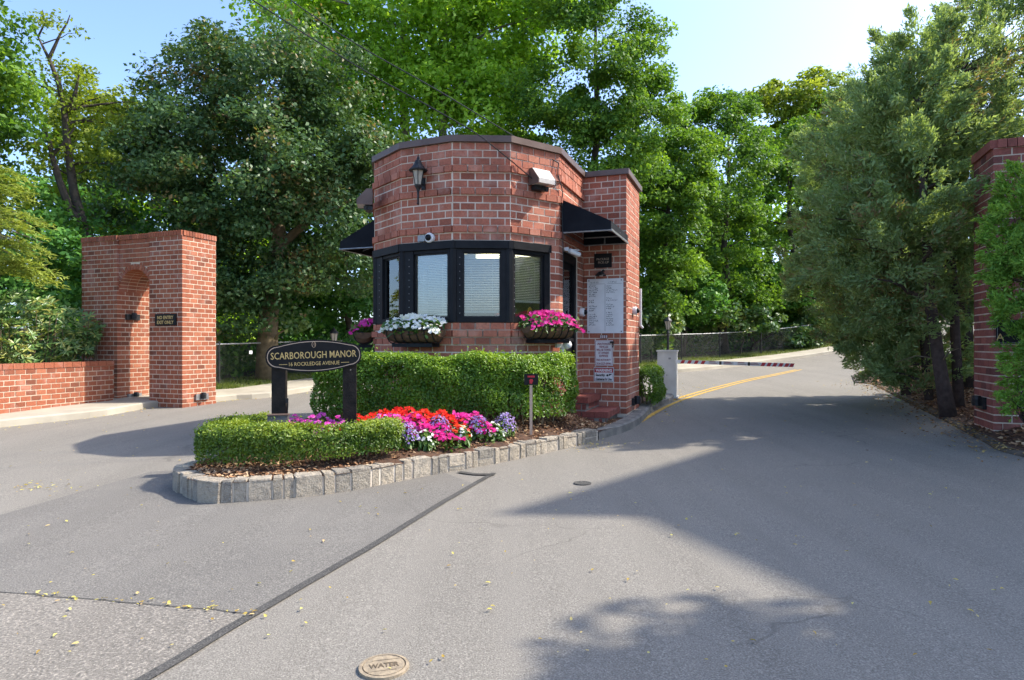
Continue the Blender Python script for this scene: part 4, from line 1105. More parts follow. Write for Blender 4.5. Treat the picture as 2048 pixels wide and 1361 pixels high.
def lamp_post(label, px, py, d):
    p = at(px, py, d); zg = float(gz(p.x, p.y)) + .1; H = p.z - zg
    t = thing('lamp_post', label, 'lamp post', (p.x, p.y, zg), 0, 'lantern posts in front of the fence')
    m = MB(); m.lathe([(.09, -.1), (.09, .15), (.045, .25), (.04, H - .62), (.06, H - .60), (.03, H - .5)], (0, 0, 0), 10); lp(m, 'post', 'black_metal', t)
    m = MB(); m.lathe([(.06, H - .48), (.12, H - .18)], (0, 0, 0), 6); lp(m, 'lantern', 'lamp_glass', t)
    m = MB(); m.lathe([(.15, H - .19), (.13, H - .15), (.05, H - .06), (.02, H - .04), (.015, H)], (0, 0, 0), 8)
    for k in range(6):
        a = k * math.pi / 3; m.tube([(.062 * math.cos(a), .062 * math.sin(a), H - .48), (.123 * math.cos(a), .123 * math.sin(a), H - .18)], .009, 4)
    lp(m, 'cap', 'black_metal', t)
lamp_post('black lantern post behind the barrier cabinet', 1336, 632, 22.6)
lamp_post('lantern post seen just left of the gatehouse above the name sign', 668, 655, 19.8)

# overhead service wires
def wire(label, pts, r=.008):
    P = catmull(pts, .4); m = MB(); m.tube(P.tolist(), r, 5); return tag(m.build('service_wire', M['black_metal']), label, 'wire', 'overhead wires to the gatehouse')
wire('overhead wire running to the floodlight in front of the bow', [tuple(fDE.pt(fDE.px(1060), .10, 3.62)), (-.4, 8.62, 4.1), (-.92, 8.42, 4.35), (-2.98, 7.62, 5.35), (-9.2, 5.0, 8.9)])
wire('overhead wire running to the top corner of the gatehouse', [tuple(fDE.pt(fDE.px(1113), .05, 3.95)), (-1.0, 9.3, 4.95), (-2.9, 9.0, 6.0), (-6.0, 7.6, 8.0), (-9.2, 5.0, 9.3)])
m = MB(); pts = [fDE.pt(fDE.px(1113), .05, 3.95), fDE.pt(fDE.px(1111), .05, 3.8), fEF.pt(.02, .04, 3.6), fEF.pt(.03, .04, 3.5), fEF.pt(.05, .03, 3.3), fEF.pt(.06, .04, 2.9), fEF.pt(.08, .04, 2.2)]
m.tube(catmull([tuple(p) for p in pts], .08).tolist(), .007, 5); tag(m.build('drop_cable', M['black_metal']), 'black cable dropping down the corner of the gatehouse by the awning', 'cable')
t = thing('utility_pole', 'wooden utility pole left of the drive carrying the service wires', 'pole', (-9.2, 5.0, -.15))
m = MB(); m.tube([(0, 0, -.5), (0, 0, 9.6)], [.15, .11], 10); lp(m, 'shaft', 'bark_brown', t)
m = MB(); m.box((0, 0, 9.2), (.1, 1.8, .12)); lp(m, 'crossarm', 'bark_brown', t)

# ------------------------------------------------------------------ iron covers in the road
p = G(768, 1339); zg = float(gz(*p))
t = thing('valve_cover', 'round rusty iron cover reading WATER set in the road', 'manhole cover', (p[0], p[1], zg), 0)
m = MB(); m.lathe([(.105, -.02), (.105, .012), (.092, .014), (.09, .008)], (0, 0, 0), 32); lp(m, 'rim', 'iron', t)
m = MB(); m.lathe([(.086, .0), (.086, .0135), (.0, .0135)], (0, 0, 0), 32); c_o = lp(m, 'lid', 'iron', t)
ink2 = pmat('iron_recess', (.13, .095, .06), (.09, .07, .045), 30, .9)
o = text('WATER', t, (0, -.002, .0145), math.radians(14), .036, ink2, 'lettering', .125, True, tilt=0, bold=.0012)
m = MB(); 
for a in (-.047, .047):
    m = MB(); m.box((0, a, .0145), (.12, .006, .003), math.radians(14)); lp(m, 'rib', 'iron', t)
p = G(1165, 968); zg = float(gz(*p))
t = thing('gas_cap', 'small sunken iron cap in the road near the stone kerb', 'manhole cover', (p[0], p[1], zg), 0)
m = MB(); m.lathe([(.085, -.01), (.085, .009), (.07, .010), (.066, .007)], (0, 0, 0), 24); lp(m, 'rim', 'tar' , t)
m = MB(); m.lathe([(.06, -.02), (.058, .004), (.0, .004)], (0, 0, 0), 24); lp(m, 'lid', 'kerb_dirty', t)

# ------------------------------------------------------------------ apartment house out of view on the right; it throws the straight-edged shade over the drive
bc = np.array((11.5, 7.35)); b1 = np.array((.68, .733)); b2 = np.array((.733, -.68)); HB = 12.0
ap = thing('apartment_house', 'tall unseen apartment house right of the picture, painted cream to bounce fill light', 'building', (16, 8, .2))
poly = [tuple(bc), tuple(bc + np.array((.95, -.14))), tuple(bc + np.array((1.45, -1.5))), tuple(bc + np.array((2.3, -4.2))), tuple(bc + np.array((8.0, -4.2))), tuple(bc + b1 * 20 + np.array((5, -4))), tuple(bc + b1 * 20)]  # plan corner cut to shape the edge of its shade on the drive
m = MB(); m.prism(poly, -.5, HB - .25); m.build('wall', M['cream'], ap)  # pale walls chosen to bounce fill light into the shaded drive
m = MB(); m.prism(outset(poly, .12), HB - .25, HB); m.build('coping', M['concrete'], ap)
for f in (Face(bc + b1 * 20, bc),):
    for r in range(4):
        for k in range(int(f.len / 3)):
            m = MB(); m.box(f.pt(1.5 + k * 3, .02, 1.9 + r * 2.8), (1.3, .08, 1.5), f.rz); wo_ = m.build('window', M['white'], ap)
            m = MB(); m.box(f.pt(1.5 + k * 3, .065, 1.9 + r * 2.8), (1.14, .02, 1.34), f.rz); m.build('pane', M['black'], wo_)

# ------------------------------------------------------------------ trees
def lumpy(dirs, seed, amt=.22):
    r = np.random.default_rng(seed); f = np.zeros(len(dirs))
    for k in range(7):
        w = r.normal(size=3) * (1.6 + k * .7); f += np.sin(dirs @ w + r.uniform(0, 6.28)) / (1 + .35 * k)
    return 1 + amt * f / 2.2
def crown(name, blobs, nclump, nleaf, L, mat, parent, cr, seed=1, asp=.62, tpl=T_LEAF, flat=.55, up=.75, out=.55, rnd=.75, shell=.45, tintup=0.0):
    """leaves gathered in clumps through lumpy ellipsoids; returns the clump centres"""
    r = np.random.default_rng(seed); wsum = sum(b[2] for b in blobs); CC = []; DD = []
    for bi, (c, rad, w) in enumerate(blobs):
        n = max(3, int(nclump * w / wsum)); d = unit(r.normal(size=(n, 3)))
        rr = (shell ** 3 + (1 - shell ** 3) * r.random(n)) ** (1 / 3) * lumpy(d, seed * 7 + bi)
        CC.append(np.array(c) + d * rr[:, None] * np.array(rad)); DD.append(d)
    CC = np.concatenate(CC); DD = np.concatenate(DD); n = len(CC)
    per = r.poisson(nleaf / n * r.uniform(.35, 1.65, n)); idx = np.repeat(np.arange(n), per); k = len(idx)
    size = cr * r.uniform(.55, 1.35, n)
    off = r.normal(size=(k, 3)); off /= np.maximum(1, np.linalg.norm(off, axis=1, keepdims=True) / 1.9)
    off[:, 2] *= flat; off *= size[idx][:, None] * .62
    off[:, 2] -= .22 * (off[:, 0] ** 2 + off[:, 1] ** 2) / np.maximum(.05, size[idx])
    P = CC[idx] + off
    Nn = DD[idx] * out + np.array([0, 0, up]) + r.normal(size=(k, 3)) * rnd
    LL = L * r.uniform(.7, 1.3, k)
    ct = r.uniform(-.22, .22, n)
    tint = np.clip(r.uniform(.15, .85, k) + ct[idx], 0, 1)
    scatter(name, tpl, P, Nn, LL, LL * asp, mat, parent, tint=tint)
    return CC
def limbs(mb, path, radii, targets, seed, r0=.35, nseg=4):
    """limbs from along a trunk path to points in the crown"""
    r = random.Random(seed); path = [Vector(p) for p in path]
    for t in targets:
        t = Vector(t); best = None
        for i in range(len(path) - 1):
            for u in (0, .33, .66):
                q = path[i].lerp(path[i + 1], u)
                if q.z < t.z - .15 * (t - q).length or i == 0:
                    s = (t - q).length + .5 * max(0, q.z - t.z + .4)
                    if best is None or s < best[0]: best = (s, q, radii[i] * (1 - u) + radii[i + 1] * u)
        if best is None: continue
        _, q, rr = best; L = (t - q).length
        pts = [q]; 
        for k in range(1, nseg + 1):
            u = k / nseg; p = q.lerp(t, u) + Vector((r.uniform(-1, 1), r.uniform(-1, 1), .6 * math.sin(u * math.pi))) * L * .07; pts.append(p)
        ra = min(rr * .75, .02 + L * .018)
        mb.tube(pts, [ra * (1 - .8 * k / nseg) for k in range(nseg + 1)], 5, cap=False)
def tree(name, label, base, path, radii, blobs, nclump, nleaf, L, leaf, bark, cr, seed, nlimb=16, group='trees of the wood behind the gate', cat='tree', **kw):
    t = thing(name, label, cat, base, 0, group)
    CC = crown('crown', blobs, nclump, nleaf, L, M[leaf], t, cr, seed, **kw)
    m = MB(); m.tube(path, radii, 9)
    r = np.random.default_rng(seed + 5); pick = r.choice(len(CC), min(nlimb, len(CC)), replace=False)
    limbs(m, path, radii, CC[pick], seed)
    m.build('trunk', M[bark], t, True)
    return t
def gfloor(x, y):
    d = float(seg_dist(np.array([[x, y]]), kerb_line)[0]); return float(gz(x, y)) + np.interp(d, [0, 3, 9, 16], [.15, .22, .5, .9])
def T(px, d, sway=0.0):
    x = (px - CX) * d / FPX; return (x, d, gfloor(x, d) - .1)
def bl(px, py, d, rx, rz, ry=None, w=None):
    """crown lobe centred on a sight line at depth d, radii in metres"""
    c = at(px, py, d); ry = ry or rx * .9; return ((c.x, c.y, c.z), (rx, ry, rz), w or rx * rz)

# the dark maple behind the archway
pth = [at(537, 775, 19.6), at(535, 700, 19.6), at(537, 640, 19.6), at(543, 560, 19.7), at(560, 490, 19.8), at(555, 420, 20), at(530, 300, 20), at(520, 180, 20)]
t = tree('maple_tree', 'large dark maple with reddish top and forked trunk behind the archway', T(537, 19.6), pth, [.40, .31, .29, .27, .23, .16, .10, .04],
     [bl(500, 290, 20, 3.8, 3.4), bl(545, 150, 20, 2.9, 1.9), bl(420, 200, 20, 1.8, 1.8), bl(355, 430, 19.6, 2.1, 1.9), bl(650, 400, 19.4, 2.2, 2.4), bl(500, 560, 19.0, 1.4, .9), bl(330, 300, 20, 1.6, 1.9), bl(700, 300, 19.8, 1.5, 1.6), bl(460, 640, 18.7, .8, .55), bl(570, 580, 19.0, 1.1, .8), bl(660, 530, 19.2, 1.5, 1.0), bl(430, 520, 19.2, 1.6, 1.1)],
     420, 92000, .135, 'lf_crimson', 'bark_brown', .62, 21, 10, shell=.5)
m = MB(); m.tube([at(562, 490, 19.8), at(620, 440, 19.4), at(665, 420, 19.1), at(700, 400, 19)], [.15, .10, .07, .04], 7); m.build('limb', M['bark_brown'], t); m = MB(); m.tube([at(552, 470, 19.8), at(520, 420, 19.6), at(505, 370, 19.4), at(470, 330, 19.3)], [.13, .1, .07, .03], 7)
m.build('limb', M['bark_brown'], t); m = MB(); m.tube([at(551, 678, 19.4), at(556, 668, 19.2), at(580, 655, 19.0), at(590, 650, 18.9)], [.05, .03, .02, .01], 6)
m.build('limb', M['bark_brown'], t)
crown('sprout', [bl(592, 648, 18.9, .28, .22)], 6, 130, .16, M['lf_rhodo'], t, .2, 22)
# tall pale-barked trees behind the gatehouse
def straight(px0, px1, d, ytop, r0, n=6, wob=8, seed=0):
    r = random.Random(seed); b = T(px0, d); z1 = CZ - (ytop - HY) * d / FPX; P = []
    for k in range(n + 1):
        u = k / n; x = ((px0 + (px1 - px0) * u + (r.uniform(-wob, wob) if 0 < k < n else 0)) - CX) * d / FPX; P.append((x, d, b[2] - .2 + (z1 - b[2]) * u))
    return P, [r0 * (1 - .85 * k / n) for k in range(n + 1)]
P, R_ = straight(812, 806, 26, -150, .34, seed=1)
tree('sycamore_tree', 'tall bright green sycamore with pale trunk left above the gatehouse roof', T(812, 26), P, R_, [bl(720, 60, 26, 3.3, 3.6), bl(690, 190, 25.5, 2.2, 1.8), bl(830, 20, 26, 3, 3.6), bl(600, 40, 26.5, 2.4, 2.4), bl(760, 290, 25, 1.5, .9)], 190, 30000, .21, 'lf_bright', 'bark_pale', .85, 31, 14, shell=.35)
P, R_ = straight(895, 890, 25, -150, .30, seed=2)
tree('sycamore_tree', 'tall bright green sycamore with thin pale trunk rising over the roof coping', T(895, 25), P, R_, [bl(930, 60, 25.5, 3, 3.6), bl(960, 190, 25, 2.1, 1.9), bl(870, 170, 24.5, 1.6, 1.8), bl(985, 265, 24, 1.2, .7), bl(1040, 40, 26, 2, 3)], 180, 30000, .20, 'lf_bright', 'bark_pale', .8, 32, 14, shell=.35)
# rounded maples, centre to right
def maple(label, px, d, blobs, ncl, nl, seed, leaf='lf_maple', L=.2, cr=.6, trunk_r=.26, ytop=None, name='maple_tree', bark='bark_dark', nlimb=12, **kw):
    yt = ytop if ytop is not None else 300
    P, R_ = straight(px, px + 6, d, yt, trunk_r, seed=seed)
    return tree(name, label, T(px, d), P, R_, blobs, ncl, nl, L, leaf, bark, cr, seed, nlimb, **kw)
maple('tall dense green maple standing behind the right half of the gatehouse', 1185, 23.5, [bl(1180, 140, 23.5, 2.6, 3.2), bl(1255, 270, 23, 1.9, 2.4), bl(1110, 250, 23.5, 1.8, 2.3), bl(1180, -40, 23.5, 1.9, 2.0), bl(1270, 130, 23.6, 1.5, 1.7), bl(1180, 400, 22.8, 1.8, 1.6)], 260, 50000, 41, L=.14, cr=.5, ytop=0)
maple('maple whose lower branches hang beside the gatehouse wing', 1330, 28, [bl(1340, 420, 28, 2.1, 2.9), bl(1320, 560, 27.4, 1.9, 1.8), bl(1385, 340, 28, 1.45, 1.9), bl(1300, 330, 28, 1.35, 1.6)], 190, 34000, 42, L=.155, cr=.5, ytop=330)
maple('maple with a notched crown in the middle of the right-hand wood', 1450, 31.5, [bl(1440, 330, 31.5, 2.6, 3.4), bl(1420, 470, 31, 2.6, 2.5), bl(1470, 230, 31.6, 1.5, 1.1), bl(1500, 560, 31.5, 2.1, 1.8), bl(1380, 250, 31.5, 1.35, 1.35)], 200, 34000, 43, L=.165, cr=.55, ytop=270)
maple('broad maple on the slope behind the uphill fence', 1580, 34.8, [bl(1570, 400, 34.8, 3.3, 3.8), bl(1620, 300, 34.8, 2.4, 2.6), bl(1520, 330, 34.8, 1.9, 2.5), bl(1570, 560, 34.4, 2.9, 1.9)], 200, 28000, 44, L=.19, cr=.6, ytop=320)
maple('maple peering over the cedar at the top of the drive', 1680, 38, [bl(1680, 330, 38, 3.1, 4.4), bl(1730, 480, 38, 3.1, 3.5)], 90, 9000, 45, L=.27, cr=.75, ytop=300)
maple('pale feathery tree of heaven topping the right-hand wood', 1570, 42, [bl(1530, 200, 42, 1.9, 1.4), bl(1590, 200, 42, 2.2, 2.2), bl(1660, 220, 42, 1.7, 1.8), bl(1570, 270, 41.5, 2.6, 1.6)], 60, 8500, 46, 'lf_locust', .36, .75, .2, 210, 'ailanthus_tree', 'bark_pale', asp=.4)
for lab, px, d, sd, bls in (('low dark maple in the shade left of the barrier lantern', 1370, 30, 51, [(1370, 590, 2.2, 1.5), (1300, 640, 1.5, 1.0)]),
                            ('low dark maple in the shade behind the middle of the uphill fence', 1500, 33.5, 52, [(1490, 600, 2.5, 1.5), (1580, 620, 1.6, 1.0)]),
                            ('low dark maple in the shade where the cedar meets the fence', 1650, 36, 53, [(1650, 580, 2.6, 2.2), (1720, 600, 2, 2)])):
    maple(lab, px, d, [bl(x, y, d, rx, rz_) for x, y, rx, rz_ in bls], 70, 10000, sd, 'lf_deep', .2, .55, .12, 560, nlimb=6)
for lab, px, py, d, sd, rx, rz_ in (('loose pale shrub leaning over the fence behind the barrier arm', 1480, 640, 31.0, 61, 1.7, .85), ('sunlit shrub pushing through the far end of the fence', 1635, 630, 33.4, 62, 1.1, 1.2), ('low leafy shrub at the foot of the far fence', 1590, 676, 32.6, 63, .9, .45), ('light green shrub beside the barrier cabinet lantern', 1300, 655, 26.6, 64, 1.0, .9)):
    maple(lab, px, d, [bl(px, py, d, rx, rz_)], 26, 2600, sd, 'lf_rhodo', .2, .4, .05, py - 10, 'shrub', nlimb=6, cat='shrub', group='shrubs along the fence')
# left-hand wood
pth = [at(176, 500, 17.4), at(165, 445, 17.4), at(148, 385, 17.4), at(136, 300, 17.4), at(129, 225, 17.4), at(117, 165, 17.4), at(98, 118, 17.4), at(76, 74, 17.4)]
t = tree('locust_tree', 'thin twin-trunked locust with sparse airy leaves at the upper left', T(176, 17.4), pth, [.15, .125, .11, .095, .08, .065, .045, .02],
     [bl(150, 200, 17.6, 1.1, 1.2), bl(90, 150, 17.4, .7, .8), bl(215, 200, 18, .8, .8), bl(90, 290, 17.4, 1.0, .8), bl(190, 300, 17.8, 1.0, .9), bl(110, 60, 17.4, .7, .5)], 60, 4200, .11, 'lf_locust', 'bark_dark', .42, 71, 22, shell=.3)
m = MB(); m.tube([at(165, 455, 17.3), at(140, 420, 17.2), at(118, 360, 17.1), at(104, 310, 17.1), at(96, 270, 17.1), at(78, 250, 17.1)], [.11, .10, .085, .065, .05, .02], 8)
m.tube([at(129, 225, 17.4), at(150, 190, 17.3), at(158, 150, 17.3)], [.08, .05, .02], 6); m.tube([at(98, 118, 17.4), at(120, 70, 17.4), at(135, 45, 17.4), at(140, 30, 17.4)], [.05, .03, .02, .01], 6); m.tube([at(76, 74, 17.4), at(90, 45, 17.4), at(85, 20, 17.4)], [.03, .02, .01], 5)
m.tube([at(104, 310, 17.1), at(125, 290, 17.0), at(150, 255, 17.0)], [.06, .04, .02], 5); m.build('limb', M['bark_dark'], t)
maple('light green tree in the gap left of the dark maple', 215, 24, [bl(190, 260, 24, 2.0, 2.2), bl(240, 330, 23.5, 1.7, 1.8), bl(150, 380, 23, 1.9, 1.6), bl(240, 210, 24, 1.1, .9)], 90, 12000, 72, 'lf_locust', .17, .55, .18, 240)
maple('bright green tree cut by the left edge of the picture', -10, 16, [bl(-30, 60, 16, .9, 1.6), bl(-10, 190, 16, .8, 1.3), bl(-40, 290, 16, 1.0, 1.3), bl(20, 270, 16.2, .5, .6)], 60, 7000, 73, 'lf_maple', .14, .45, .16, 120)
maple('dark green tree behind the rhododendron', 90, 16.5, [bl(80, 500, 16.5, 1.7, 1.1), bl(150, 560, 16, 1.3, 1.2), bl(20, 590, 16, 1.3, 1.2), bl(60, 420, 17, 1.5, .9)], 80, 11000, 74, 'lf_deep', .15, .45, .12, 470)
maple('shaded tree between the archway and the name sign', 400, 22, [bl(420, 560, 22, 2.3, 1.8), bl(300, 520, 22, 2.0, 1.8), bl(230, 440, 22.5, 1.6, 1.3), bl(470, 340, 23.5, 2.3, 2.4), bl(590, 300, 23.8, 2.3, 2.4)], 110, 15000, 75, 'lf_deep', .2, .55, .16, 500)
maple('shaded tree seen between the name sign and the gatehouse', 690, 23, [bl(690, 560, 23, 2.2, 2.2), bl(620, 640, 22.5, 1.8, 1.2), bl(750, 450, 23.5, 2, 2)], 70, 9000, 76, 'lf_deep', .2, .55, .16, 430)
# drooping yellow-green hemlock at the left edge
t = thing('hemlock_tree', 'drooping yellow-green hemlock boughs at the left edge', 'tree', (-11.0, 12.4, .2), 0, 'trees of the wood behind the gate')
hp = []; hu = []
for k in range(46):
    d = rng.uniform(12.3, 13.4); st = np.array(at(rng.uniform(-80, 0), rng.uniform(330, 560), d)); ln = rng.uniform(.7, 1.5)
    for s_ in np.linspace(.05, 1, 30):
        p = st + np.array([s_ * ln, -.1 * s_, .22 * s_ - .62 * s_ * s_ * ln * .7])
        for q in range(5):
            hp.append(p + rng.normal(0, .05, 3) * np.array([1, 1, .6])); hu.append(np.array([.7, rng.normal(0, .7), -.35 + rng.normal(0, .3)]))
hp = np.array(hp); hu = np.array(hu)
scatter('crown', T_LEAF, hp, rng.normal(size=hp.shape) * .5 + np.array([0, -.2, 1]), rng.uniform(.08, .16, len(hp)), .028, M['lf_hemlock'], t, U=hu)
m = MB(); m.tube([(-11.2, 12.9, 0), (-11.15, 12.9, 3), (-11.1, 12.9, 7)], [.18, .15, .05], 8)
for k in range(14):
    q = at(rng.uniform(20, 90), rng.uniform(440, 540), 12.7); m.tube([(-11.1, 12.8, q.z + .5), ((-11.1 + q.x) / 2, 12.7, q.z + .35), tuple(q)], [.03, .018, .005], 5)
m.build('trunk', M['twig'], t)
# far trees closing the view
far_lab = [(-31, 34, 'far trees at the extreme left'), (-24, 37, 'far tree left of the locust'), (-18, 39, 'far tree behind the locust trunks'), (-12, 36, 'far tree behind the dark maple'), (-6.5, 35, 'far tree behind the sycamores'), (0, 34, 'far tree hidden behind the gatehouse'), (5.5, 36, 'far tree right of the gatehouse wing'), (11, 40, 'far tree behind the middle maples'), (17, 43, 'far tree above the uphill fence'), (23, 44, 'far tree behind the cedar'), (30, 42, 'far tree at the extreme right'), (-15, 29, 'far tree behind the brick archway')]
for k, (x, d, lab) in enumerate(far_lab):
    px = CX + x / d * FPX; hh = {2: 10, 1: 12, 11: 9}.get(k, 12.5)
    tree('woodland_tree', 'hazy green ' + lab, (x, d, gfloor(x, d)), [(x, d, 0), (x, d, 5), (x, d, hh - 2)], [.3, .22, .06],
         [((x, d, hh * .62), (3.6, 3, hh * .38), 4), ((x - 2, d + .5, hh * .35), (3, 2.5, hh * .3), 2), ((x + 2, d - .5, hh * .33), (3, 2.5, hh * .3), 2)], 90, 5500, .45, ('lf_maple', 'lf_deep', 'lf_bright')[k % 3] if k != 2 else 'lf_locust', 'bark_dark', .9, 90 + k, 5)
# undergrowth that fills the wood behind the fences
up = []
Lf = resample(offset_line(kerb_line, 4.5), .1); 
for k in range(26000):
    i = rng.integers(0, len(Lf)); o = rng.exponential(1.3); hgt = rng.beta(1.2, 2.2) * 2.6
    p = offset_line(Lf[max(0, i - 2):i + 3], o)[min(i, 2)] if False else Lf[i]
    up.append((p[0] + rng.normal(0, .5), p[1] + o + rng.normal(0, .4), hgt))
up = np.array(up); up = up[(up[:, 1] > 13)]
lump = .5 + .5 * np.sin(up[:, 0] * 1.9) * np.sin(up[:, 0] * .83 + 1); up[:, 2] *= .45 + .75 * lump
up[:, 2] += gz(up[:, 0], up[:, 1]) + .2
scatter('undergrowth', T_LEAF, up, rng.normal(size=up.shape) * .7 + np.array([0, -.4, .9]), rng.uniform(.12, .26, len(up)), rng.uniform(.07, .14, len(up)), M['lf_deep'], kind='stuff')
bpy.data.objects['undergrowth']['label'] = 'dark green undergrowth filling the wood behind the fences'; bpy.data.objects['undergrowth']['category'] = 'undergrowth'

# ------------------------------------------------------------------ cedars along the right-hand kerb
def cedar(label, base, path, radii, blobs, nplume, nel, seed, leaf='lf_cedar', L=.075, group='cedars in the bed right of the drive', name='cedar_tree', dead=10, upv=.55, bark='bark_cedar', plen=1.0):
    t = thing(name, label, 'tree', base, 0, group); r = np.random.default_rng(seed)
    ws = sum(b[2] for b in blobs); C_ = []; Dr = []
    for bi, (c, rad, w) in enumerate(blobs):
        n = max(4, int(nplume * w / ws)); d = unit(r.normal(size=(n, 3))); rr = (.25 + .75 * r.random(n)) ** (1 / 3) * lumpy(d, seed * 3 + bi, .25)
        C_.append(np.array(c) + d * rr[:, None] * np.array(rad)); Dr.append(unit(d * np.array([1, 1, .35]) + np.array([0, 0, upv]) + r.normal(size=(n, 3)) * .35))
    C_ = np.concatenate(C_); Dr = np.concatenate(Dr); n = len(C_)
    per = r.poisson(nel / n * r.uniform(.5, 1.5, n)); idx = np.repeat(np.arange(n), per); k = len(idx)
    ln = r.uniform(.25, .6, n) * plen; s_ = r.random(k) ** .8; wd = .17 * plen ** .6 * (1 - .65 * s_)
    side = r.normal(size=(k, 3)); P = C_[idx] + Dr[idx] * (s_ * ln[idx])[:, None] + side * wd[:, None] * .55
    U = Dr[idx] + unit(side) * .55 + r.normal(size=(k, 3)) * .25
    ct = r.uniform(-.25, .25, n)
    LL = L * r.uniform(.6, 1.5, k)
    scatter('crown', T_LEAF, P, r.normal(size=(k, 3)), LL, LL * r.uniform(.25, .4, k), M[leaf], t, U=U, tint=np.clip(r.uniform(.1, .9, k) + ct[idx], 0, 1))
    m = MB(); m.tube(path, radii, 8); pick = r.choice(n, min(26, n), replace=False); limbs(m, path, radii, C_[pick], seed)
    m.build('trunk', M[bark], t, True)
    if dead:
        m = MB(); pp = [Vector(p) for p in path]
        for q in range(dead):
            i = r.integers(1, len(pp) - 1); a = pp[i].lerp(pp[i + 1] if i + 1 < len(pp) else pp[i], r.random()); e = a + Vector((r.uniform(-.9, .3), r.uniform(-.8, .3), r.uniform(-.4, .5))); mid = (a + e) / 2 + Vector((0, 0, .08)); m.tube([a, mid, e], [.016, .010, .004], 4, cap=False)
        m.build('dead_twig', M['twig'], t)['kind'] = 'stuff'
    return t
def cpath(pxs, d): return [tuple(at(x, y, d)) for x, y in pxs]
def cb(px, d): x = (px - CX) * d / FPX; return (x, d, float(bedz(x, d)) - .05)
cedar('nearest cedar with leaning bare trunk beside the gate pillar', cb(1893, 10.25), cpath([(1898, 840), (1884, 760), (1874, 700), (1860, 600), (1853, 480), (1843, 330), (1838, 150)], 10.25), [.13, .10, .09, .08, .065, .045, .015],
      [bl(1800, 360, 10.0, 1.0, 1.4), bl(1860, 230, 10.2, .9, 1.2), bl(1810, 620, 10.3, .55, .5), bl(1900, 560, 10.6, .35, .7), bl(1760, 500, 9.7, .8, .8), bl(1850, 100, 10.4, .5, .55), bl(1900, 420, 10.3, .5, 1.2)], 298, 71758, 101)
cedar('cedar with twin dark stems just behind the gate pillar', cb(1905, 10.9), cpath([(1918, 815), (1912, 700), (1905, 560), (1895, 400), (1900, 250), (1930, 100)], 10.9), [.085, .075, .07, .06, .04, .015],
      [bl(1930, 180, 10.9, 1.0, 1.2), bl(1990, 110, 11.2, .9, 1.0), bl(1900, 330, 10.8, .8, 1.1), bl(2040, 60, 11.5, .9, .9), bl(2060, 220, 11.6, .8, .7)], 275, 55200, 102)
cedar('cedar with low skirts brushing the asphalt at the bend', cb(1800, 12.4), cpath([(1812, 790), (1805, 700), (1795, 560), (1780, 380), (1770, 200)], 12.4), [.09, .08, .07, .045, .015],
      [bl(1730, 480, 12.2, .95, 1.2), bl(1770, 330, 12.4, 1.0, 1.3), bl(1790, 620, 11.9, .7, .6), bl(1800, 735, 11.6, .6, .4), bl(1740, 650, 12.2, .7, .75), bl(1775, 690, 11.9, .6, .5), bl(1760, 230, 12.6, .5, .5)], 321, 71758, 103)
cedar('leftmost cedar bulging over the drive', cb(1760, 14.0), cpath([(1775, 770), (1765, 650), (1730, 480), (1700, 300), (1720, 180)], 14.0), [.10, .085, .07, .04, .015],
      [bl(1670, 440, 13.8, .95, 1.3), bl(1650, 540, 13.6, .7, .9), bl(1690, 320, 14, .8, 1.1), bl(1720, 600, 13.8, .8, .9), bl(1760, 690, 13.5, .5, .6), bl(1740, 240, 14.2, .7, .8)], 298, 60718, 104)
cedar('slim dark cedar stem standing between the others', cb(1848, 11.3), cpath([(1858, 800), (1850, 700), (1838, 560), (1825, 400), (1815, 250)], 11.3), [.075, .07, .06, .045, .015],
      [bl(1830, 600, 11.2, .55, .6), bl(1850, 480, 11.3, .7, .8), bl(1820, 290, 11.3, .8, .9), bl(1830, 745, 11.2, .45, .35)], 183, 30358, 105)
cedar('rear cedar filling the gap beside the pillar', cb(1930, 13.5), cpath([(1935, 790), (1930, 600), (1920, 380), (1915, 200)], 13.5), [.14, .12, .09, .03],
      [bl(1930, 620, 13.5, 1.0, 1.2), bl(1900, 480, 13.5, 1.1, 1.2), bl(1960, 360, 13.5, 1.2, 1.4), bl(1880, 720, 13.5, .8, .5)], 183, 33118, 106, 'lf_cedar', .1)
# bright arborvitae in front of the pillar
cedar('bright green arborvitae covering the front of the gate pillar', (6.2, 7.55, .2), [(6.25, 7.6, .1), (6.22, 7.58, 1.5), (6.2, 7.55, 3.0)], [.05, .04, .01],
      [bl(2052, 460, 7.7, .34, .62), bl(2075, 560, 7.6, .42, .55), bl(2040, 630, 7.6, .2, .26), bl(2040, 395, 7.8, .2, .25), bl(2085, 690, 7.5, .3, .3), bl(2020, 530, 7.65, .16, .3)], 170, 30000, 107, 'lf_thuja', .052, 'evergreens by the gate pillar', 'arborvitae', 0, .3, plen=.45)
cedar('small green evergreen shrub at the foot of the gate pillar', (6.05, 7.75, .2), [(6.15, 7.75, .1), (6.15, 7.75, .5)], [.02, .01], [bl(2040, 805, 7.75, .17, .17), bl(2055, 755, 7.7, .12, .15)], 22, 3200, 108, 'lf_thuja', .05, 'evergreens by the gate pillar', 'evergreen_shrub', 0, .3, plen=.4)
# tree beside the photographer that shades the near asphalt
tree('maple_tree', 'street maple outside the picture shading the near asphalt on the right', (9.6, 3.6, .2), [(9.6, 3.6, 0), (9.6, 3.5, 4), (9.3, 3.4, 7)], [.2, .16, .05], [((7.2, 3.35, 6.2), (1.5, .75, .9), 2), ((9.6, 3.7, 6.2), (2.2, 1.5, 1.4), 3), ((8.0, 2.5, 5.6), (2.2, 1.3, 1.2), 2.6), ((10.4, 2.2, 5.4), (2, 1.6, 1.2), 2)], 150, 24000, .2, 'lf_maple', 'bark_dark', .5, 120, 8, shell=.2)

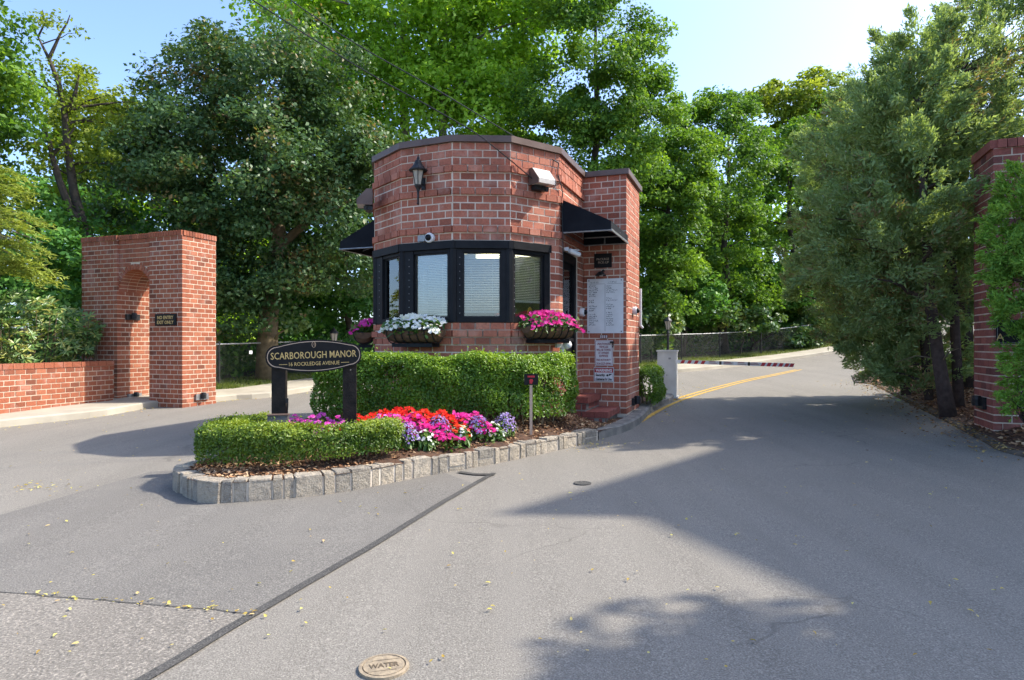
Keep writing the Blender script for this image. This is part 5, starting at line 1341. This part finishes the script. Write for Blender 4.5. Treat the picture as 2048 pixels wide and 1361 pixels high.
# ------------------------------------------------------------------ rhododendron behind the garden wall
t = thing('rhododendron', 'rhododendron with whorled leaves spilling over the garden wall', 'shrub', (-9.9, 13.0, .3))
wp = []; wnn = []; wu = []
nwh = 330; rr_ = np.random.default_rng(8)
ctr = []
for k in range(nwh):
    px = rr_.uniform(-60, 205); top = np.interp(px, [-60, 20, 60, 100, 150, 205], [600, 590, 578, 590, 620, 640]) ; bot = np.interp(px, [-60, 170, 205], [735, 725, 665])
    py = top + (bot - top) * rr_.random() ** .8; dmin = np.interp(px, [-60, 0, 100, 170, 205], [11.6, 12.2, 13.0, 13.9, 14.3]); d = dmin + .12 + rr_.random() * .7
    c = np.array(at(px, py, d)); ctr.append(c); ax = unit(np.array([rr_.normal(0, .45) + .15, -.45 + rr_.normal(0, .35), .8])); b1_ = unit(np.cross(ax, [1, 0, .1])); b2_ = np.cross(ax, b1_)
    nl = rr_.integers(7, 11); Ls = rr_.uniform(.13, .20)
    for q in range(nl):
        a = 2 * math.pi * q / nl + rr_.uniform(-.2, .2); dirn = unit(b1_ * math.cos(a) + b2_ * math.sin(a) + ax * rr_.uniform(-.1, .45))
        wp.append(c + dirn * Ls * .5); wu.append(dirn); wnn.append(ax * 1.2 - dirn * .2 + rr_.normal(0, .12, 3))
wp = np.array(wp)
scatter('foliage', T_OVAL, wp, np.array(wnn), rr_.uniform(.12, .20, len(wp)), .052, M['lf_rhodo'], t, U=np.array(wu), tint=rr_.random(len(wp)))
m = MB()
for k in range(60):
    c = Vector(ctr[rr_.integers(0, nwh)]); b = Vector((c.x - .25 + rr_.uniform(-.3, .1), c.y + .2, .4)); m.tube([b, (b + c) / 2 + Vector((0, .1, .1)), c], [.014, .010, .005], 4, cap=False)
m.build('stem', M['twig'], t)

# ------------------------------------------------------------------ hedges
def hedge(label, line, hw, ztop, n, L, mat, seed, zf, bare=.05, nstem=30, rnd=.16, bump=.05):
    ln = resample(catmull(line, .08), .02); s = arclen(ln); r = np.random.default_rng(seed)
    mid = ln[len(ln) // 2]; t = thing('hedge', label, 'hedge', (float(mid[0]), float(mid[1]), float(zf(mid[0], mid[1]))), 0, 'clipped hedges round the gatehouse')
    Tn = np.gradient(ln, axis=0); Tn = unit(Tn); Nn = np.stack([-Tn[:, 1], Tn[:, 0]], 1)
    q = r.uniform(-hw * .8, s[-1] + hw * .8, n); i = np.clip(np.searchsorted(s, np.clip(q, 0, s[-1])), 0, len(ln) - 1)
    over = np.where(q < 0, q, np.where(q > s[-1], q - s[-1], 0))
    zb = np.array([float(v) for v in zf(ln[i, 0], ln[i, 1])]); zt = ztop(ln[i, 0], ln[i, 1]) if callable(ztop) else np.full(n, ztop)
    H = zt - zb
    # cross-section: superellipse, points near the skin
    a = r.uniform(-.25, math.pi + .25, n); e = .55
    cx_ = np.sign(np.cos(a)) * np.abs(np.cos(a)) ** e; cz_ = np.sign(np.sin(a)) * np.abs(np.sin(a)) ** e
    low = r.random(n) < .5
    side = np.where(r.random(n) < .5, -1, 1)
    cx_ = np.where(low, side, cx_); cz_ = np.where(low, r.uniform(-1, .62, n) , cz_)
    dep = 1 - np.minimum(.85, r.exponential(.085, n))
    endk = np.sqrt(np.clip(1 - (over / (hw * .85)) ** 2, .05, 1))
    P2 = ln[i] + Tn[i] * (over * dep)[:, None] + Nn[i] * (cx_ * hw * dep * endk)[:, None]
    zz = zb + bare + (H - bare) * (.5 + .5 * cz_ * dep)
    bmp = np.sin(P2[:, 0] * 9 + seed) * np.sin(P2[:, 1] * 7.7 + 1) * .5 + np.sin(zz * 13 + P2[:, 0] * 5) * .5
    nr = np.column_stack([Nn[i] * (cx_ * .9)[:, None] + Tn[i] * (np.sign(over) * np.abs(over) / hw)[:, None], np.clip(cz_, -.2, 1) * .9 + .1])
    keep_ = (r.random(n) < np.clip(.35 + 2.2 * np.clip((zz - zb) / np.maximum(.1, H), 0, 1), 0, 1)) & ~((np.sin(P2[:, 0] * 3.1 + seed) * np.sin(zz * 5 + P2[:, 1] * 2.3) < -.82) & (r.random(n) < .75))
    P = np.column_stack([P2, zz]) + unit(nr) * (bmp * bump)[:, None] + r.normal(0, .010, (n, 3))
    st_ = (r.random(n) < .035) & (cz_ > .3); P[st_] += unit(nr)[st_] * r.uniform(.015, .07, int(st_.sum()))[:, None]
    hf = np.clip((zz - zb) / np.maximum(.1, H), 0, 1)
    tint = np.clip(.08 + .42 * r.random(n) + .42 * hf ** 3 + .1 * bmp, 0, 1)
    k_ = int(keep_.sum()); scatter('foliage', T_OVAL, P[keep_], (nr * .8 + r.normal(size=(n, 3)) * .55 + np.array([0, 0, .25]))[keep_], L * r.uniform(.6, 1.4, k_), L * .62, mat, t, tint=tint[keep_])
    m = MB()
    for k in range(nstem):
        j = r.integers(0, len(ln)); o = r.uniform(-.4, .4) * hw; p = ln[j] + Nn[j] * o; z0 = float(zf(p[0], p[1])); hh = (float(zt[0]) - z0) * r.uniform(.5, .85); e_ = p + Nn[j] * r.uniform(-.5, .5) * hw + Tn[j] * r.uniform(-.1, .1)
        m.tube([(p[0], p[1], z0 - .05), ((p[0] + e_[0]) / 2, (p[1] + e_[1]) / 2, z0 + hh * .5), (e_[0], e_[1], z0 + hh)], [.012, .009, .005], 4, cap=False)
    m.build('stem', M['twig'], t)['kind'] = 'stuff'
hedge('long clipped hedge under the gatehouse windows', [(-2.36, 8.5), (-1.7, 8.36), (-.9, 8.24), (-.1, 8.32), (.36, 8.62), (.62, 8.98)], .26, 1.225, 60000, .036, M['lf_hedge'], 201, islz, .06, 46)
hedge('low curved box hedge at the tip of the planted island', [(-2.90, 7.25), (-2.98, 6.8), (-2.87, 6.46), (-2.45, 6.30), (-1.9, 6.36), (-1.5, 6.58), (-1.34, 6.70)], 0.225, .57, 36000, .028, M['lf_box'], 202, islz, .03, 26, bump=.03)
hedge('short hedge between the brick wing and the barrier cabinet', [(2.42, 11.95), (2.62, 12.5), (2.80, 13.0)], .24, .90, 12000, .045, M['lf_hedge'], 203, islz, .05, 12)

# ------------------------------------------------------------------ bedding plants
def patch(label, c, r2, n_f, n_l, petal, seed, hgt=.25, fs=.05, dens=1.0):
    r = np.random.default_rng(seed); a = r.uniform(0, 2 * math.pi, n_f + n_l); q = np.sqrt(r.random(n_f + n_l)) * (1 + .15 * np.sin(3 * a + seed))
    x = c[0] + q * np.cos(a) * r2[0]; y = c[1] + q * np.sin(a) * r2[1]; mound = (1 - .35 * np.clip(q, 0, 1) ** 2) * (.8 + .25 * np.sin(x * 21 + seed) * np.sin(y * 19))
    zb = islz(x, y); t = thing('impatiens_bed', label, 'flowers', (c[0], c[1], float(islz(c[0], c[1]))), 0, 'impatiens massed in front of the long hedge'); t['kind'] = 'stuff'
    P = np.column_stack([x, y, zb + hgt * mound])
    P[n_f:, 2] = (zb + hgt * mound * r.random(n_f + n_l))[n_f:] - .01
    scatter('foliage', T_OVAL, P[n_f:], r.normal(size=(n_l, 3)) * .5 + np.array([0, -.2, 1]), r.uniform(.05, .09, n_l), .035, M['lf_bed'], t)
    scatter('blossom', T_STAR, P[:n_f] + np.array([0, 0, .012]), r.normal(size=(n_f, 3)) * .35 + np.array([0, -.55, .9]), fs * r.uniform(.8, 1.2, n_f), fs * r.uniform(.8, 1.2, n_f), M[petal], t)
patch('bright red impatiens massed behind the right sign post', (-1.45, 7.38), (.82, .26), 760, 500, 'fl_red', 1)
patch('magenta impatiens in front of the red ones', (-1.02, 7.14), (.46, .18), 330, 300, 'fl_pink', 2)
patch('orange red clump of impatiens near the lilac flowers', (-.72, 7.42), (.24, .18), 150, 120, 'fl_red', 3)
patch('magenta clump of impatiens against the hedge', (-.46, 7.60), (.28, .16), 190, 140, 'fl_pink', 4)
patch('pale pink impatiens between the sign posts', (-2.25, 7.22), (.48, .22), 300, 260, 'fl_lilac', 5, .34)
patch('lilac pink impatiens scattered in front of the right sign post', (-1.35, 7.08), (.40, .10), 90, 90, 'fl_lilac', 6)
def mound_plant(name, label, cat, c, rad, hgt, petal, n_f, n_l, fs, ll, seed, group, tp=T_STAR):
    r = np.random.default_rng(seed); zb = float(islz(*c)); t = thing(name, label, cat, (c[0], c[1], zb), 0, group)
    d = unit(r.normal(size=(n_l, 3))); d[:, 2] = np.abs(d[:, 2]); P = np.array([c[0], c[1], zb]) + d * np.array([rad, rad, hgt]) * r.uniform(.5, .95, n_l)[:, None]
    scatter('foliage', T_OVAL, P, d + np.array([0, 0, .5]) + r.normal(size=(n_l, 3)) * .3, ll * r.uniform(.7, 1.3, n_l), ll * .45, M['lf_bed'], t, U=d * np.array([1, 1, -.2]))
    d = unit(r.normal(size=(n_f, 3))); d[:, 2] = np.abs(d[:, 2]) * 1.2 + .25; d = unit(d); P = np.array([c[0], c[1], zb]) + d * np.array([rad, rad, hgt]) * r.uniform(.92, 1.1, n_f)[:, None]
    scatter('blossom', tp, P, d + r.normal(size=(n_f, 3)) * .3, fs * r.uniform(.7, 1.2, n_f), fs * r.uniform(.7, 1.2, n_f), M[petal], t)
for k, (c, lab) in enumerate((((-1.13, 6.92), 'nearest the end of the box hedge'), ((-.82, 7.28), 'in the middle of the border'), ((-.40, 7.58), 'third from the box hedge'), ((-.08, 7.88), 'farthest along toward the stake sign'))):
    mound_plant('ageratum', 'lilac blue ageratum mound ' + lab, 'flowers', c, .15, .25, 'fl_purple', 260, 160, .026, .06, 300 + k, 'lilac ageratum along the stone kerb')
for k, (c, lab) in enumerate((((-.95, 7.02), 'beside the box hedge end'), ((-.58, 7.33), 'in the middle of the kerb row'), ((-.22, 7.68), 'toward the stake sign'))):
    mound_plant('white_begonia', 'white flowered bedding plant ' + lab, 'flowers', c, .14, .19, 'fl_white', 36, 150, .045, .10, 320 + k, 'white bedding plants along the stone kerb')
# window boxes
def flower_box(label, f, a, z, petal, ln=.86, seed=0, o=.17):
    p = f.pt(a, o, z); t = thing('window_box', label, 'window box', (p.x, p.y, p.z), f.rz, 'planted window boxes on the gatehouse')
    n = 10; r0 = .15; m = MB(); V_ = []; st = [(-ln / 2, .55), (-ln / 2 + .05, .9), (-ln / 2 + .12, 1), (ln / 2 - .12, 1), (ln / 2 - .05, .9), (ln / 2, .55)]
    for x, k in st:
        for i in range(n + 1):
            an = math.pi * i / n; V_.append((x, -math.cos(an) * r0 * (.8 + .2 * k), -math.sin(an) * r0 * 1.15 * k))
    F_ = [(j * (n + 1) + i, j * (n + 1) + i + 1, (j + 1) * (n + 1) + i + 1, (j + 1) * (n + 1) + i) for j in range(len(st) - 1) for i in range(n)]
    F_ += [tuple(range(n, -1, -1)), tuple((len(st) - 1) * (n + 1) + i for i in range(n + 1))]
    m.add(V_, F_, .5); lp(m, 'liner', 'coco', t)
    for k in range(7):
        x = -ln / 2 + .06 + k * (ln - .12) / 6; m = MB(); m.tube([(x, -math.cos(math.pi * i / n) * (r0 + .006), -math.sin(math.pi * i / n) * (r0 * 1.15 + .006)) for i in range(n + 1)], .008, 5); lp(m, 'bar', 'black_metal', t)
    m = MB(); m.tube([(-ln / 2, 0, .0), (-ln / 2 + .02, -r0, .0), (ln / 2 - .02, -r0, 0), (ln / 2, 0, 0)], .009, 5); lp(m, 'rim', 'black_metal', t)
    m = MB(); m.box((0, .02, -.205), (ln * .76, .20, .05)); lp(m, 'shelf', 'black', t)
    r = np.random.default_rng(seed); nl, nf = 330, 210
    x = r.uniform(-ln / 2 - .02, ln / 2 + .02, nl); y = r.uniform(-r0 - .05, r0, nl); zz = r.uniform(-.05, .14, nl) - np.clip(-y - .12, 0, 1) * .6
    def loc(P): R3 = np.array(Matrix.Rotation(f.rz, 3, 'Z')); return P @ R3.T + np.array(p)
    scatter('foliage', T_OVAL, loc(np.column_stack([x, y, zz])), r.normal(size=(nl, 3)) * .5 + np.array([0, -.5, .8]), r.uniform(.06, .11, nl), .045, M['lf_bed'], t)
    x = r.uniform(-ln / 2 - .05, ln / 2 + .05, nf); y = r.uniform(-r0 - .07, r0 - .03, nf); env = np.sqrt(np.clip(1 - (x / (ln / 2 + .1)) ** 2, 0, 1))
    zz = (.19 * env - .9 * np.clip(-y - .02, 0, 1)) * r.uniform(.75, 1.05, nf) + .02
    scatter('blossom', T_STAR, loc(np.column_stack([x, y, zz])), r.normal(size=(nf, 3)) * .35 + np.array([0, -.75, .7]), .062 * r.uniform(.8, 1.2, nf), .062 * r.uniform(.8, 1.2, nf), M[petal], t)
flower_box('window box of white impatiens under the left bow window', fBC, fBC.len * .40, 1.545, 'fl_white', .84, 1)
flower_box('window box of magenta impatiens under the right bow window', fDE, fDE.len * .62, 1.60, 'fl_pink', .82, 2)
flower_box('window box of magenta impatiens on the far left flank', fA0, fA0.len * .5, 1.53, 'fl_pink', .66, 3)

# ------------------------------------------------------------------ mulch, grass and fallen leaves
def litter(name, label, cat, pts, L, asp, mat, tpl=T_CHIP, tilt=.35, tint=None):
    n = len(pts); o = scatter(name, tpl, pts, rng.normal(size=(n, 3)) * tilt + np.array([0, 0, 1]), L, L * asp, mat, tint=tint, kind='stuff'); tag(o, label, cat); return o
P = np.column_stack([rng.uniform(-3.4, 1.6, 42000), rng.uniform(5.8, 11, 42000)]); P = P[inside(P, isl_poly)]; P = P[seg_dist(P, isl_edge) > .13]
hut_o = np.array(outset(outline, .02)); P = P[~inside(P, hut_o)]
z = islz(P[:, 0], P[:, 1]) + rng.uniform(.0, .018, len(P)); litter('bark_mulch', 'brown bark mulch covering the planted island', 'mulch', np.column_stack([P, z]), rng.uniform(.015, .05, len(P)), rng.uniform(.25, .7, len(P)), M['chip'])
P = np.column_stack([rng.uniform(5.4, 11.5, 30000), rng.uniform(5, 17, 30000)]); bedp = np.concatenate([offset_line(rk, .16), [(14, 1.5), (24, 1.5), (24, 24.3)]]); P = P[inside(P, bedp)]
z = bedz(P[:, 0], P[:, 1]) + rng.uniform(.0, .02, len(P)); litter('bed_mulch', 'reddish leaf mulch under the cedars', 'mulch', np.column_stack([P, z]), rng.uniform(.025, .07, len(P)), rng.uniform(.3, .8, len(P)), M['chip'])
# grass on the verge
gi = rng.integers(0, len(kerb_line), 26000); go = rng.uniform(1.5, 3.1, 26000); KL = {}
offs = np.linspace(1.5, 3.1, 9); OL = [offset_line(kerb_line, o) for o in offs]; oi_ = rng.integers(0, 9, 26000)
GP = np.array([OL[o][i] for o, i in zip(oi_, gi)]) + rng.normal(0, .16, (26000, 2)); keep = (GP[:, 1] > 14.2) & ((GP[:, 0] < -4) | (GP[:, 0] > 4)); GP = GP[keep]
dk = seg_dist(GP, kerb_line); keep = dk > 1.5; GP = GP[keep]; dk = dk[keep]
gzv = gz(GP[:, 0], GP[:, 1]) + np.interp(dk, [1.5, 2.2, 3.2], [.14, .2, .24]) + .03
o = scatter('verge_grass', T_LEAF, np.column_stack([GP, gzv]), unit(rng.normal(size=(len(GP), 3)) * np.array([1, 1, .2])), rng.uniform(.08, .16, len(GP)), .016, M['grass'], U=np.array([0, 0, 1.0]) + rng.normal(0, .35, (len(GP), 3)), kind='stuff'); tag(o, 'rough sunlit grass on the verge along the fence', 'grass')
# fallen leaves
LP = []
for k in range(260): LP.append(G(rng.uniform(0, 2048), 830 + 520 * rng.random() ** 1.7))
for k in range(420):
    i = rng.integers(0, len(rk)); q = offset_line(rk[max(0, i - 1):i + 2], -abs(rng.exponential(.28)) - .03)
    if rk[i][1] < 18: LP.append(tuple(q[min(1, len(q) - 1)] + rng.normal(0, .06, 2)))
for k in range(150): c = G(*(np.array((1340, 800)) + rng.normal(0, 1, 2) * np.array((28, 9)) + rng.uniform(-1, 1) * np.array((45, -25)))); LP.append(c)
for k in range(70): c = G(1180 + rng.normal(0, 40), 888 + rng.normal(0, 6) + abs(rng.normal(0, 5))); LP.append(c)
for k in range(60): c = G(70 + rng.normal(0, 55), 976 + rng.normal(0, 6)); LP.append(c)
for k in range(130): i = rng.integers(0, 28); LP.append(tuple(crack[min(i, len(crack) - 1)] + rng.normal(0, .02, 2)))
for k in range(420): i = rng.integers(0, 46); LP.append(tuple(offset_line(kerb_line, -abs(rng.exponential(.09)))[i] + rng.normal(0, .12, 2)))
LP = np.array(LP); LP = LP[~inside(LP, isl_poly)]
z = gz(LP[:, 0], LP[:, 1]) + .016; szl = np.interp(LP[:, 1], [2, 6, 12], [.032, .042, .055]) * rng.uniform(.4, 1.0, len(LP))
litter('fallen_leaves', 'yellow leaves fallen on the asphalt and along the kerbs', 'leaves', np.column_stack([LP, z]), szl, .6, M['litter'], T_MAPLE, .18)

BLf = []
for k in range(2600):
    i = rng.integers(0, len(rk))
    if 5.5 < rk[i][1] < 17:
        q = offset_line(rk[max(0, i - 1):i + 2], .10 - abs(rng.exponential(.17)))
        BLf.append(tuple(q[min(1, len(q) - 1)] + rng.normal(0, .07, 2)))
BLf = np.array(BLf); zz = np.maximum(gz(BLf[:, 0], BLf[:, 1]) + .012, np.where(seg_dist(BLf, rk) < .14, gz(BLf[:, 0], BLf[:, 1]) + .045, 0))
litter('brown_leaves', 'brown leaf litter drifted along the right-hand kerb', 'leaves', np.column_stack([BLf, zz]), rng.uniform(.03, .065, len(BLf)), .6, M['brown_leaf'], T_MAPLE, .25)
